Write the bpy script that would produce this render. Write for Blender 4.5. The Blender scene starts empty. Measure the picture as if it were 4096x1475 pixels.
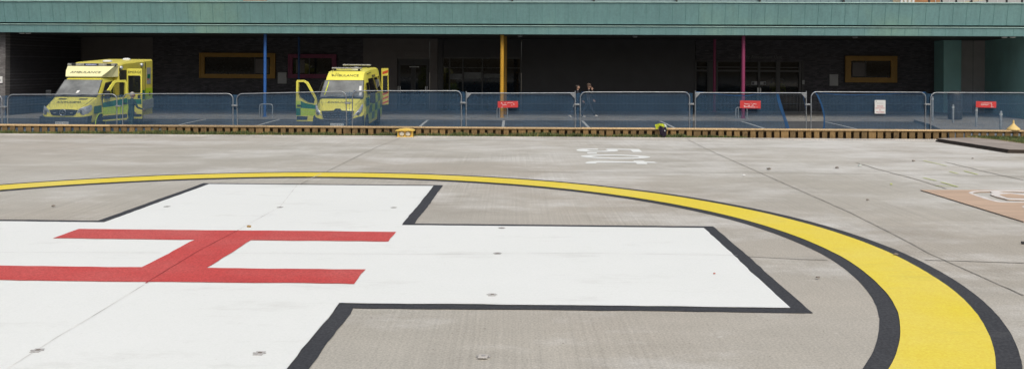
import bpy, bmesh, math, random
from mathutils import Vector, Matrix, noise
from mathutils.geometry import tessellate_polygon
random.seed(7)
R = math.radians
SC = bpy.context.scene
COL = SC.collection

# ------------------------------------------------------------------ camera model (photo 4096 x 1475)
F, Y0, ROLL, YAW, H = 3640.8, 269.34, 0.0060453, 0.0188555, 1.586
PCX, PCY = -2.617, 7.6135            # centre of the painted cross
CR, SR = math.cos(ROLL), math.sin(ROLL)
def unroll(px, py):
    a, b = px - 2048, py - Y0
    return CR * a + SR * b, -SR * a + CR * b
def at(px, py, Y):                   # the point a photo position shows at distance Y
    x, y = unroll(px, py)
    return Vector((x * Y / F, Y, H - y * Y / F))
def gp(px, py, z=0.0):               # the point a photo position shows on a level z
    x, y = unroll(px, py)
    Y = F * (H - z) / y
    return Vector((x * Y / F, Y, z))
CY_, SY_ = math.cos(YAW), math.sin(YAW)
def pad(u, v, z=0.0):
    return Vector((PCX + CY_ * u + SY_ * v, PCY - SY_ * u + CY_ * v, z))

# ------------------------------------------------------------------ materials
def S(r, g, b):
    f = lambda c: (c / 255 / 12.92) if c <= 10.3 else ((c / 255 + 0.055) / 1.055) ** 2.4
    return (f(r), f(g), f(b))
def base(name):
    m = bpy.data.materials.new(name); m.use_nodes = True
    nt = m.node_tree
    return m, nt, nt.nodes['Principled BSDF']
def N(nt, typ, **kw):
    n = nt.nodes.new(typ)
    for k, v in kw.items():
        if k in n.inputs: n.inputs[k].default_value = v
        else: setattr(n, k, v)
    return n
def noise_node(nt, coord, scale, detail=4, rough=.6, stretch=None):
    v = coord
    if stretch:
        mp = N(nt, 'ShaderNodeMapping'); mp.inputs['Scale'].default_value = stretch
        nt.links.new(coord, mp.inputs[0]); v = mp.outputs[0]
    n = N(nt, 'ShaderNodeTexNoise', Scale=scale, Detail=detail, Roughness=rough)
    nt.links.new(v, n.inputs['Vector'])
    return n.outputs['Fac']
def ramp(nt, fac, stops):
    r = N(nt, 'ShaderNodeValToRGB')
    e = r.color_ramp.elements
    while len(e) < len(stops): e.new(0.5)
    for i, (p, c) in enumerate(stops):
        e[i].position = p; e[i].color = (*c, 1) if len(c) == 3 else c
    nt.links.new(fac, r.inputs[0])
    return r.outputs[0]
def mixc(nt, fac, a, b, mode='MIX'):
    m = N(nt, 'ShaderNodeMix', data_type='RGBA', blend_type=mode)
    for s, v in ((0, fac), (6, a), (7, b)):
        if hasattr(v, 'is_linked') or isinstance(v, bpy.types.NodeSocket): nt.links.new(v, m.inputs[s])
        else: m.inputs[s].default_value = v if s == 0 else ((*v, 1) if len(v) == 3 else v)
    return m.outputs[2]
def bump(nt, p, fac, strength, dist=.01):
    b = N(nt, 'ShaderNodeBump', Strength=strength, Distance=dist)
    nt.links.new(fac, b.inputs['Height']); nt.links.new(b.outputs[0], p.inputs['Normal'])
MATS = {}
def mat(name, col, rough=.6, var=.12, scale=3, fine=60, bmp=.0, metal=0, spec=.5, stretch=None):
    if name in MATS: return MATS[name]
    m, nt, p = base(name)
    co = N(nt, 'ShaderNodeTexCoord').outputs['Object']
    n1 = noise_node(nt, co, scale, 5, .6, stretch)
    d = tuple(c * (1 - var) for c in col); l = tuple(min(1, c * (1 + var)) for c in col)
    c = ramp(nt, n1, [(.3, d), (.7, l)])
    nt.links.new(c, p.inputs['Base Color'])
    p.inputs['Roughness'].default_value = rough
    p.inputs['Metallic'].default_value = metal
    p.inputs['Specular IOR Level'].default_value = spec
    if bmp: bump(nt, p, noise_node(nt, co, fine, 3), bmp)
    MATS[name] = m
    return m

def concrete():
    m, nt, p = base('concrete')
    co = N(nt, 'ShaderNodeTexCoord').outputs['Object']
    big = noise_node(nt, co, .20, 6, .62)
    c = ramp(nt, big, [(.30, (.385, .363, .315)), (.52, (.452, .432, .384)), (.72, (.512, .497, .455))])
    tint = noise_node(nt, co, .13, 3, .5)
    c = mixc(nt, ramp(nt, tint, [(.42, (0, 0, 0)), (.65, (.5, .5, .5))]), c, (.42, .365, .305))
    st = noise_node(nt, co, .9, 6, .7, (.55, 1.0, 1))
    c = mixc(nt, .27, c, ramp(nt, st, [(.3, (.33, .33, .33)), (.7, (.66, .66, .66))]), 'OVERLAY')
    # cement bloom: pale patches, stronger towards the barrier and the right
    sx = N(nt, 'ShaderNodeSeparateXYZ'); nt.links.new(co, sx.inputs[0])
    gx = N(nt, 'ShaderNodeMapRange'); gx.inputs['From Min'].default_value = -8; gx.inputs['From Max'].default_value = 9; gx.inputs['To Min'].default_value = -.05; gx.inputs['To Max'].default_value = .07
    nt.links.new(sx.outputs[0], gx.inputs['Value'])
    gy = N(nt, 'ShaderNodeMapRange'); gy.inputs['From Min'].default_value = 5; gy.inputs['From Max'].default_value = 20; gy.inputs['To Min'].default_value = -.05; gy.inputs['To Max'].default_value = .05
    nt.links.new(sx.outputs[1], gy.inputs['Value'])
    wp = noise_node(nt, co, .5, 9, .74, (.7, 1.2, 1))
    for g in (gx, gy):
        ad = N(nt, 'ShaderNodeMath', operation='ADD'); nt.links.new(wp, ad.inputs[0]); nt.links.new(g.outputs[0], ad.inputs[1]); wp = ad.outputs[0]
    c = mixc(nt, ramp(nt, wp, [(.48, (0, 0, 0)), (.66, (.85, .85, .85))]), c, (.63, .62, .59))
    dk = noise_node(nt, co, .7, 7, .7, (.6, 1.2, 1))
    c = mixc(nt, ramp(nt, dk, [(.25, (.38, .38, .38)), (.44, (0, 0, 0))]), c, (.25, .23, .20))
    br = noise_node(nt, co, 1.0, 3, .6, (42, .35, 1))        # broomed finish
    bw = noise_node(nt, co, .3, 2, .5)
    br2 = mixc(nt, ramp(nt, bw, [(.38, (.1, .1, .1)), (.6, (.75, .75, .75))]), (.5, .5, .5), ramp(nt, br, [(.3, (.30, .30, .30)), (.7, (.69, .69, .69))]))
    c = mixc(nt, .34, c, br2, 'OVERLAY')
    gr = noise_node(nt, co, 70, 4, .75)
    c = mixc(nt, .55, c, ramp(nt, gr, [(.35, (.30, .30, .30)), (.65, (.68, .68, .68))]), 'OVERLAY')
    pit = noise_node(nt, co, 22, 3, .6)
    c = mixc(nt, ramp(nt, pit, [(.26, (.8, .8, .8)), (.31, (0, 0, 0))]), c, (.16, .145, .13))
    fl = noise_node(nt, co, 9, 3, .6, (.6, 1, 1))
    c = mixc(nt, ramp(nt, fl, [(.70, (0, 0, 0)), (.76, (.8, .8, .8))]), c, (.62, .61, .58))
    nt.links.new(c, p.inputs['Base Color'])
    p.inputs['Roughness'].default_value = .85
    p.inputs['Specular IOR Level'].default_value = .25
    bump(nt, p, gr, .3, .004)
    return m
def paint(name, col, dirt, fade, fadeamt=.35, grain=.3, coarse=120):
    m, nt, p = base(name)
    co = N(nt, 'ShaderNodeTexCoord').outputs['Object']
    a = noise_node(nt, co, .7, 6, .65)
    c = mixc(nt, ramp(nt, a, [(.42, (0, 0, 0)), (.75, (fadeamt,) * 3)]), col, fade)
    g = noise_node(nt, co, coarse, 3, .75)
    c = mixc(nt, grain, c, ramp(nt, g, [(.34, (.25, .25, .25)), (.66, (.72, .72, .72))]), 'OVERLAY')
    s = noise_node(nt, co, 34, 5, .7, (.8, 1, 1))
    c = mixc(nt, ramp(nt, s, [(.26, (.8, .8, .8)), (.33, (0, 0, 0))]), c, dirt)
    d = noise_node(nt, co, 1.7, 7, .75, (.45, 1.2, 1))
    c = mixc(nt, ramp(nt, d, [(.56, (0, 0, 0)), (.80, (.6, .6, .6))]), c, dirt)
    lf = noise_node(nt, co, .45, 4, .6)
    c = mixc(nt, .22, c, ramp(nt, lf, [(.3, (.36, .36, .37)), (.7, (.6, .6, .59))]), 'OVERLAY')
    nt.links.new(c, p.inputs['Base Color'])
    p.inputs['Roughness'].default_value = .7
    p.inputs['Specular IOR Level'].default_value = .3
    bump(nt, p, g, .4, .004)
    return m
def brick(name, c1, c2, mortar, scale=1.0):
    m, nt, p = base(name)
    co = N(nt, 'ShaderNodeTexCoord').outputs['Object']
    mp = N(nt, 'ShaderNodeMapping'); mp.inputs['Rotation'].default_value = (R(90), 0, 0)
    nt.links.new(co, mp.inputs[0])
    b = N(nt, 'ShaderNodeTexBrick', Scale=scale)
    b.inputs['Color1'].default_value = (*c1, 1); b.inputs['Color2'].default_value = (*c2, 1); b.inputs['Mortar'].default_value = (*mortar, 1)
    b.inputs['Brick Width'].default_value = .225; b.inputs['Row Height'].default_value = .075
    b.inputs['Mortar Size'].default_value = .006; b.inputs['Bias'].default_value = -.1
    nt.links.new(mp.outputs[0], b.inputs['Vector'])
    n = noise_node(nt, co, 2.0, 5, .7, (1, 1, 4))
    c = mixc(nt, .6, b.outputs['Color'], ramp(nt, n, [(.3, (.25, .25, .25)), (.7, (.75, .75, .75))]), 'OVERLAY')
    nt.links.new(c, p.inputs['Base Color']); p.inputs['Roughness'].default_value = .7
    return m
def glass(name, tint=(.012, .014, .016), see=0.0, rough=.04):
    m, nt, p = base(name)
    co = N(nt, 'ShaderNodeTexCoord').outputs['Object']
    nt.links.new(ramp(nt, noise_node(nt, co, 2, 4), [(.3, tuple(c * .7 for c in tint)), (.7, tuple(c * 1.4 for c in tint))]), p.inputs['Base Color'])
    p.inputs['Roughness'].default_value = rough
    if see > 0:
        t = N(nt, 'ShaderNodeBsdfTransparent'); mx = N(nt, 'ShaderNodeMixShader')
        mx.inputs[0].default_value = see
        out = nt.nodes['Material Output']
        nt.links.new(p.outputs[0], mx.inputs[1]); nt.links.new(t.outputs[0], mx.inputs[2]); nt.links.new(mx.outputs[0], out.inputs[0])
    return m
def netting(name, col, cover):
    m, nt, p = base(name)
    nt.nodes.remove(p)
    co = N(nt, 'ShaderNodeTexCoord').outputs['Object']
    n = noise_node(nt, co, 1.1, 5, .6, (1, 1, .5))
    c = ramp(nt, n, [(.3, tuple(k * .75 for k in col)), (.7, tuple(k * 1.3 for k in col))])
    d = N(nt, 'ShaderNodeBsdfDiffuse'); nt.links.new(c, d.inputs[0])
    tl = N(nt, 'ShaderNodeBsdfTranslucent'); nt.links.new(c, tl.inputs[0])
    mm = N(nt, 'ShaderNodeMixShader'); mm.inputs[0].default_value = .3
    nt.links.new(d.outputs[0], mm.inputs[1]); nt.links.new(tl.outputs[0], mm.inputs[2])
    w = noise_node(nt, co, 1.0, 3, .7, (60, 60, 18))
    f = ramp(nt, w, [(.3, (cover - .12,) * 3), (.7, (cover + .12,) * 3)])
    tr = N(nt, 'ShaderNodeBsdfTransparent'); mx = N(nt, 'ShaderNodeMixShader')
    nt.links.new(f, mx.inputs[0]); nt.links.new(tr.outputs[0], mx.inputs[1]); nt.links.new(mm.outputs[0], mx.inputs[2])
    nt.links.new(mx.outputs[0], nt.nodes['Material Output'].inputs[0])
    return m
def copper():
    m, nt, p = base('green_cladding')
    co = N(nt, 'ShaderNodeTexCoord').outputs['Object']
    a = noise_node(nt, co, .18, 4, .6)
    c = ramp(nt, a, [(.3, (.152, .288, .295)), (.55, (.168, .311, .312)), (.72, (.205, .348, .30))])
    sx = N(nt, 'ShaderNodeSeparateXYZ'); nt.links.new(co, sx.inputs[0])
    # every sheet of cladding has its own tone
    mu = N(nt, 'ShaderNodeMath', operation='MULTIPLY'); mu.inputs[1].default_value = 1 / .628; nt.links.new(sx.outputs[0], mu.inputs[0])
    fl = N(nt, 'ShaderNodeMath', operation='FLOOR'); nt.links.new(mu.outputs[0], fl.inputs[0])
    wn = N(nt, 'ShaderNodeTexWhiteNoise', noise_dimensions='1D'); nt.links.new(fl.outputs[0], wn.inputs['W'])
    c = mixc(nt, .17, c, ramp(nt, wn.outputs['Value'], [(0, (.38, .38, .38)), (1, (.62, .62, .62))]), 'OVERLAY')
    g = noise_node(nt, co, 9, 5, .7)
    c = mixc(nt, .3, c, ramp(nt, g, [(.3, (.35, .35, .35)), (.7, (.65, .65, .65))]), 'OVERLAY')
    s = noise_node(nt, co, 1.0, 4, .7, (7, 7, .5))
    c = mixc(nt, .3, c, ramp(nt, s, [(.3, (.35, .35, .35)), (.7, (.65, .65, .65))]), 'OVERLAY')
    nt.links.new(c, p.inputs['Base Color']); p.inputs['Roughness'].default_value = .55
    p.inputs['Specular IOR Level'].default_value = .35
    return m
def wood(name, a, b):
    m, nt, p = base(name)
    co = N(nt, 'ShaderNodeTexCoord').outputs['Object']
    oi = N(nt, 'ShaderNodeObjectInfo').outputs['Random']
    ad = N(nt, 'ShaderNodeVectorMath', operation='ADD'); nt.links.new(co, ad.inputs[0])
    cx = N(nt, 'ShaderNodeCombineXYZ'); mu = N(nt, 'ShaderNodeMath', operation='MULTIPLY'); mu.inputs[1].default_value = 37
    nt.links.new(oi, mu.inputs[0]); nt.links.new(mu.outputs[0], cx.inputs[1]); nt.links.new(cx.outputs[0], ad.inputs[1])
    n = noise_node(nt, ad.outputs[0], 6, 5, .65, (4, 4, .8))
    c = ramp(nt, n, [(.3, a), (.7, b)])
    c = mixc(nt, .55, c, ramp(nt, oi, [(0, (.24, .24, .25)), (1, (.74, .70, .62))]), 'OVERLAY')
    kn = noise_node(nt, ad.outputs[0], 9, 2, .5)
    c = mixc(nt, ramp(nt, kn, [(.27, (.7, .7, .7)), (.33, (0, 0, 0))]), c, tuple(k * .3 for k in a))
    nt.links.new(c, p.inputs['Base Color']); p.inputs['Roughness'].default_value = .8
    return m

M = {}
M['concrete'] = concrete()
M['white_paint'] = paint('white_road_paint', (.80, .82, .80), (.56, .56, .53), (.84, .86, .85), .3, .30, 80)
M['black_paint'] = paint('black_road_paint', (.050, .051, .055), (.13, .13, .125), (.07, .07, .075), .6, .85, 60)
M['yellow_paint'] = paint('yellow_road_paint', (.80, .645, .065), (.56, .45, .11), (.80, .665, .18), .7, .4, 70)
M['red_paint'] = paint('red_road_paint', (.57, .078, .070), (.36, .05, .048), (.57, .165, .150), .85, .6, 60)
M['joint'] = mat('joint_filler', (.31, .29, .255), .9, .4, 6)
M['joint_light'] = mat('joint_under_paint', (.67, .67, .655), .9, .35, 3)
M['joint_red'] = mat('joint_under_red_paint', (.36, .045, .045), .9, .35, 3)
M['crayon'] = mat('yellow_marker_spray', (.56, .62, .20), .8, .25, 12)
M['kerb'] = mat('kerb_concrete', (.52, .49, .45), .85, .22, 1.2, 40, .2)
M['asphalt'] = mat('asphalt', (.062, .066, .072), .85, .35, .6, 120, .3)
M['pavement'] = mat('pavement_slabs', (.25, .24, .225), .85, .2, .8, 60, .2)
M['soil'] = mat('soil', (.10, .085, .06), .95, .4, 2)
M['line'] = mat('bay_line_paint', (.55, .56, .55), .8, .2, 3)
M['grass'] = mat('grass_blades', (.10, .135, .045), .8, .55, 5)
M['straw'] = mat('dry_grass', (.30, .24, .09), .85, .4, 6)
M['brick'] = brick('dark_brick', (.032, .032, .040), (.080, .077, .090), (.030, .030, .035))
M['brick_grey'] = brick('grey_brick', (.13, .12, .12), (.2, .19, .19), (.11, .11, .11))
M['brick_orange'] = brick('orange_brick', (.36, .17, .07), (.42, .21, .09), (.3, .2, .12))
M['panel'] = mat('brown_grey_panel', (.11, .10, .10), .6, .15, 1)
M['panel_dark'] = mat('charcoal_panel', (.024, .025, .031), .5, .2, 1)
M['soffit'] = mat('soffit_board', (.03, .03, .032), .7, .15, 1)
M['copper'] = copper()
M['flash'] = mat('pale_flashing', (.42, .62, .58), .5, .15, 2)
M['groove'] = mat('shadow_groove', (.03, .06, .055), .8, .2, 2)
M['zinc'] = mat('blue_grey_metal_sheet', (.20, .29, .32), .5, .12, .6, stretch=(8, 8, .6))
M['cream'] = mat('cream_render', (.58, .52, .38), .8, .1, 1)
M['grey_door'] = mat('grey_metal_door', (.145, .135, .135), .5, .15, .7)
M['wall_teal'] = mat('teal_wall_panel', (.12, .27, .255), .55, .16, .8)
M['glass'] = glass('dark_window_glass')
M['glass_see'] = glass('clear_entrance_glass', (.02, .023, .024), .45)
M['frame_dark'] = mat('dark_aluminium', (.03, .032, .035), .45, .2, 4)
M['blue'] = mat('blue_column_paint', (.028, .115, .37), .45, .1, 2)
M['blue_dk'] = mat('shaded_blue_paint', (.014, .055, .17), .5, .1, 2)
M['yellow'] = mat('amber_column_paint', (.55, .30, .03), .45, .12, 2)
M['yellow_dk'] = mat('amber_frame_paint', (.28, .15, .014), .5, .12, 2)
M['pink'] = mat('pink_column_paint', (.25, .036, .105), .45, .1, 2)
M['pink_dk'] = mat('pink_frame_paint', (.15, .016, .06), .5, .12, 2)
M['steel'] = mat('galvanised_steel', (.33, .35, .37), .42, .2, 8, metal=.55)
M['steel_dull'] = mat('dull_steel', (.30, .32, .33), .5, .2, 8, metal=.3)
M['mesh'] = mat('mesh_wire', (.13, .15, .18), .5, .15, 8, metal=.3)
M['seam'] = mat('cladding_seam', (.112, .245, .240), .6, .2, 5)
M['white'] = mat('white_plastic', (.72, .73, .72), .5, .06, 4)
M['board_grey'] = mat('pale_notice_board', (.33, .34, .35), .6, .08, 2)
M['letter'] = mat('grey_letters', (.13, .13, .135), .5, .1, 3)
M['net'] = netting('blue_debris_netting', (.068, .150, .255), .46)
M['net_fold'] = netting('folded_blue_netting', (.04, .14, .33), .82)
M['sign_red'] = mat('red_sign_board', (.58, .045, .045), .5, .12, 6)
M['ink_white'] = mat('white_sign_print', (.78, .70, .70), .6, .2, 30)
M['ink_red'] = mat('red_sign_print', (.55, .08, .09), .6, .2, 30)
M['ink_dark'] = mat('dark_sign_print', (.07, .07, .08), .6, .2, 30)
M['timber'] = wood('treated_timber', (.155, .098, .036), (.25, .165, .075))
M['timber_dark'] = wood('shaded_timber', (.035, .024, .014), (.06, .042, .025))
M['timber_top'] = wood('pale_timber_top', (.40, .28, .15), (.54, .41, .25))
M['ply'] = mat('plywood_face', (.53, .385, .28), .75, .14, 1.1, stretch=(.6, 4, 1))
M['ply_shadow'] = mat('plywood_edge_shadow', (.13, .085, .05), .85, .3, 9)
M['spray'] = mat('white_overspray', (.70, .66, .63), .8, .14, 7)
M['matting'] = mat('brown_grey_board', (.32, .275, .24), .85, .22, 2)
M['matting_edge'] = mat('dark_board_edge', (.05, .038, .03), .9, .3, 9)
M['lamp_yellow'] = mat('yellow_lamp_housing', (.76, .52, .11), .45, .1, 6)
M['lamp_glass'] = mat('frosted_lamp_lens', (.62, .60, .53), .25, .12, 40)
M['hivis'] = mat('hi_vis_cloth', (.66, .72, .05), .75, .25, 9)
M['reflect'] = mat('reflective_strip', (.62, .66, .62), .4, .12, 9)
M['purple'] = mat('dark_purple_cloth', (.045, .032, .062), .85, .4, 9)
M['amb_yellow'] = mat('ambulance_yellow_paint', (.80, .74, .12), .28, .05, 1.2)
M['amb_pale'] = mat('ambulance_pale_pod', (.84, .81, .46), .3, .05, 1.2)
M['amb_box'] = mat('ambulance_box_yellow', (.72, .62, .10), .4, .08, 1.2)
M['amb_lime'] = mat('reflective_lime', (.50, .68, .035), .3, .08, 3)
M['amb_green'] = mat('reflective_green', (.012, .17, .105), .3, .12, 3)
M['black_plastic'] = mat('black_plastic', (.022, .024, .027), .5, .2, 5)
M['bumper'] = mat('dark_bumper', (.035, .042, .055), .55, .2, 3)
M['chrome'] = mat('chrome', (.62, .64, .66), .2, .1, 4, metal=.9)
M['headlamp'] = mat('headlamp_lens', (.50, .53, .56), .12, .35, 14, metal=.3)
M['wscreen'] = glass('windscreen_glass', (.19, .20, .20), 0, .08)
M['vglass'] = glass('vehicle_side_glass', (.014, .016, .018), 0, .05)
M['dglass'] = glass('door_window_glass', (.03, .035, .03), .55, .05)
M['inside'] = mat('dark_interior', (.016, .017, .018), .8, .3, 4)
M['rubber'] = mat('tyre_rubber', (.02, .02, .021), .85, .2, 8)
M['rim'] = mat('wheel_steel', (.28, .29, .30), .45, .2, 6, metal=.4)
M['plate'] = mat('number_plate_white', (.62, .64, .64), .4, .05, 6)
M['ink'] = mat('dark_lettering', (.035, .04, .03), .5, .2, 8)
M['blue_lens'] = mat('blue_beacon_lens', (.05, .12, .42), .2, .3, 9)
M['clear_lens'] = mat('clear_beacon_lens', (.32, .32, .30), .2, .4, 9)
M['red_chevron'] = mat('red_reflective', (.62, .09, .03), .35, .1, 5)
M['skirt'] = mat('grey_side_step', (.33, .33, .27), .55, .12, 3)
M['skin'] = mat('skin', (.42, .25, .18), .55, .1, 9)
M['metal_pale'] = mat('worn_metal_plate', (.47, .455, .44), .6, .3, 25)
M['metal_mid'] = mat('grey_metal_plate', (.36, .35, .34), .6, .4, 25)
M['stone'] = mat('stone_chip', (.20, .175, .15), .9, .35, 30)
M['rust'] = mat('rusty_scrap', (.40, .12, .08), .8, .3, 20)
M['leaf'] = mat('dry_leaf', (.35, .22, .08), .8, .3, 20)
M['metal_dark'] = mat('dull_metal', (.20, .195, .19), .5, .35, 25, metal=.4)

# ------------------------------------------------------------------ mesh helpers
def obj(name, bm, m, parent=None, smooth=None):
    me = bpy.data.meshes.new(name)
    bmesh.ops.recalc_face_normals(bm, faces=bm.faces)
    bm.to_mesh(me); bm.free()
    for k in (m if isinstance(m, (list, tuple)) else [m]): me.materials.append(k)
    if smooth:
        for p in me.polygons: p.use_smooth = True
        me.set_sharp_from_angle(angle=R(smooth))
    o = bpy.data.objects.new(name, me); COL.objects.link(o)
    if parent: o.parent = parent
    return o
def tag(o, label=None, cat=None, group=None, kind=None):
    if label: o['label'] = label
    if cat: o['category'] = cat
    if group: o['group'] = group
    if kind: o['kind'] = kind
    return o
def empty(name, loc, label=None, cat=None, group=None, rot=(0, 0, 0)):
    o = bpy.data.objects.new(name, None); COL.objects.link(o)
    o.location = loc; o.rotation_euler = rot; o.empty_display_size = .2
    return tag(o, label, cat, group)
def BM(): return bmesh.new()
def face(bm, pts, mi=0):
    f = bm.faces.new([bm.verts.new(p) for p in pts]); f.material_index = mi; return f
def box(bm, a, b, mi=0, bev=0):
    x0, y0, z0 = a; x1, y1, z1 = b
    v = [bm.verts.new(p) for p in ((x0, y0, z0), (x1, y0, z0), (x1, y1, z0), (x0, y1, z0), (x0, y0, z1), (x1, y0, z1), (x1, y1, z1), (x0, y1, z1))]
    fs = [bm.faces.new([v[i] for i in q]) for q in ((3, 2, 1, 0), (4, 5, 6, 7), (0, 1, 5, 4), (1, 2, 6, 5), (2, 3, 7, 6), (3, 0, 4, 7))]
    for f in fs: f.material_index = mi
    if bev:
        es = {e for f in fs for e in f.edges}
        bmesh.ops.bevel(bm, geom=list(es), offset=bev, segments=2, affect='EDGES', profile=.5)
def hexa(bm, lo, hi, mi=0):             # two quads (4 points each) joined into a solid
    a = [bm.verts.new(p) for p in lo]; b = [bm.verts.new(p) for p in hi]
    fs = [bm.faces.new(a[::-1]), bm.faces.new(b)]
    for i in range(4):
        j = (i + 1) % 4; fs.append(bm.faces.new((a[i], a[j], b[j], b[i])))
    for f in fs: f.material_index = mi
def prism(bm, outer, d, holes=(), mi=0):   # polygon of 3D points pushed along d, with holes
    loops = [[Vector(p) for p in outer]] + [[Vector(p) for p in h] for h in holes]
    flat = [p for l in loops for p in l]
    tris = tessellate_polygon(loops)
    d = Vector(d)
    v0 = [bm.verts.new(p) for p in flat]; v1 = [bm.verts.new(p + d) for p in flat]
    for t in tris:
        for vs in ((v0[t[0]], v0[t[1]], v0[t[2]]), (v1[t[2]], v1[t[1]], v1[t[0]])):
            try: bm.faces.new(vs).material_index = mi
            except ValueError: pass
    i = 0
    for l in loops:
        n = len(l)
        for k in range(n):
            a, b = i + k, i + (k + 1) % n
            bm.faces.new((v0[a], v0[b], v1[b], v1[a])).material_index = mi
        i += n
def tube(bm, pts, r, seg=8, mi=0, closed=False, r1=None):
    pts = [Vector(p) for p in pts]; n = len(pts); rings = []
    up0 = None
    for i, p in enumerate(pts):
        if closed: t = pts[(i + 1) % n] - pts[i - 1]
        else: t = pts[min(i + 1, n - 1)] - pts[max(i - 1, 0)]
        t.normalize()
        ref = Vector((0, 0, 1)) if abs(t.z) < .9 else Vector((0, 1, 0))
        if up0 is not None and (up0 - t * up0.dot(t)).length > .1: ref = up0
        a = (ref - t * ref.dot(t)).normalized(); up0 = a
        b = t.cross(a)
        rr = r if r1 is None else r + (r1 - r) * i / (n - 1)
        rings.append([bm.verts.new(p + (a * math.cos(k * 2 * math.pi / seg) + b * math.sin(k * 2 * math.pi / seg)) * rr) for k in range(seg)])
    for i in range(n if closed else n - 1):
        A, B = rings[i], rings[(i + 1) % n]
        for k in range(seg):
            bm.faces.new((A[k], A[(k + 1) % seg], B[(k + 1) % seg], B[k])).material_index = mi
    if not closed:
        bm.faces.new(rings[0][::-1]).material_index = mi; bm.faces.new(rings[-1]).material_index = mi
def lathe(bm, prof, c, axis='Z', seg=24, mi=0):   # prof: (radius, along)
    c = Vector(c); rings = []
    for r, h in prof:
        ring = []
        for k in range(seg):
            a = 2 * math.pi * k / seg; x, y = r * math.cos(a), r * math.sin(a)
            p = {'Z': (x, y, h), 'X': (h, x, y), 'Y': (x, h, y)}[axis]
            ring.append(bm.verts.new(c + Vector(p)))
        rings.append(ring)
    for A, B in zip(rings, rings[1:]):
        for k in range(seg): bm.faces.new((A[k], A[(k + 1) % seg], B[(k + 1) % seg], B[k])).material_index = mi
    bm.faces.new(rings[0]).material_index = mi; bm.faces.new(rings[-1][::-1]).material_index = mi
def loft(bm, rings, mi=0):
    vs = [[bm.verts.new(p) for p in r] for r in rings]
    for A, B in zip(vs, vs[1:]):
        n = len(A)
        for k in range(n): bm.faces.new((A[k], A[(k + 1) % n], B[(k + 1) % n], B[k])).material_index = mi
    bm.faces.new(vs[0]).material_index = mi; bm.faces.new(vs[-1][::-1]).material_index = mi
def blob(bm, c, s, amp=.2, freq=2.0, sub=3, mi=0, seed=0):
    t = bmesh.ops.create_icosphere(bm, subdivisions=sub, radius=1)
    c = Vector(c)
    for v in t['verts']:
        d = v.co.normalized()
        k = 1 + amp * noise.noise(d * freq + Vector((seed * 7.1, seed * 3.3, 1.7)))
        v.co = c + Vector((d.x * s[0], d.y * s[1], d.z * s[2])) * k
    for f in bm.faces:
        if all(v in t['verts'] for v in f.verts[:1]): pass
    return t['verts']
FONT = None
def text(name, body, size, mtx, m, parent, extrude=.003, mirror=False, width=None, bold=0.0, label=None):
    cu = bpy.data.curves.new(name, 'FONT'); cu.body = body; cu.size = size; cu.extrude = extrude
    cu.align_x = 'CENTER'; cu.align_y = 'CENTER'; cu.offset = bold; cu.resolution_u = 3
    t = bpy.data.objects.new(name, cu); COL.objects.link(t)
    bpy.context.view_layer.update()
    me = bpy.data.meshes.new_from_object(t.evaluated_get(bpy.context.evaluated_depsgraph_get()))
    bpy.data.objects.remove(t); bpy.data.curves.remove(cu)
    xs = [v.co.x for v in me.vertices]
    k = (width / (max(xs) - min(xs))) if width else 1
    me.transform(Matrix.Diagonal((-k if mirror else k, 1, 1, 1)))
    if mirror: me.flip_normals()
    me.transform(mtx)
    me.name = name; me.materials.clear(); me.materials.append(m)
    o = bpy.data.objects.new(name, me); COL.objects.link(o)
    if parent: o.parent = parent
    if label: o['label'] = label
    return o
def plane_mtx(o, xdir, ydir):
    x = Vector(xdir).normalized(); y = Vector(ydir); y = (y - x * y.dot(x)).normalized(); z = x.cross(y)
    m = Matrix((x, y, z)).transposed().to_4x4(); m.translation = Vector(o); return m
def rough_edge(pts, step=.12, amp=.006, closed=True):   # hand masked painted edge
    out = []
    n = len(pts)
    for i in range(n):
        a, b = Vector(pts[i]), Vector(pts[(i + 1) % n])
        k = max(1, int((b - a).length / step))
        d = (b - a).normalized(); nn = Vector((-d.y, d.x, 0))
        for j in range(k):
            p = a.lerp(b, j / k)
            w = 0 if j == 0 else amp * (noise.noise(p * 1.1) * 1.6 + noise.noise(p * 6))
            out.append(p + nn * w)
    return out
def sheet(name, loops, z, m, parent, amp=.006, step=.12):
    loops = [rough_edge(l, step, amp) for l in loops]
    flat = [p for l in loops for p in l]
    bm = BM(); vs = [bm.verts.new((p.x, p.y, z)) for p in flat]
    for t in tessellate_polygon(loops):
        f = bm.faces.new([vs[i] for i in t])
        if f.normal.z == 0: f.normal_update()
        if f.normal.z < 0: f.normal_flip()
    me = bpy.data.meshes.new(name); bm.to_mesh(me); bm.free(); me.materials.append(m)
    o = bpy.data.objects.new(name, me); COL.objects.link(o)
    if parent: o.parent = parent
    return o

# ------------------------------------------------------------------ ground, helipad and its markings
bm = BM(); face(bm, [(-400, -300, -1.6), (400, -300, -1.6), (400, 500, -1.6), (-400, 500, -1.6)])
tag(obj('ground', bm, M['soil']), kind='structure')
bm = BM(); box(bm, (-34, -16, -1.3), (34, 20.33, 0))
helipad = tag(obj('helipad', bm, M['concrete']), kind='structure')
bm = BM(); box(bm, (-34, 20.338, -1.3), (34, 20.77, .008))
tag(obj('kerb_strip', bm, M['kerb']), kind='structure')
bm = BM(); box(bm, (-34, 20.77, -1.3), (34, 21.05, -.03))
tag(obj('soil_strip', bm, M['soil']), kind='structure')

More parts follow.
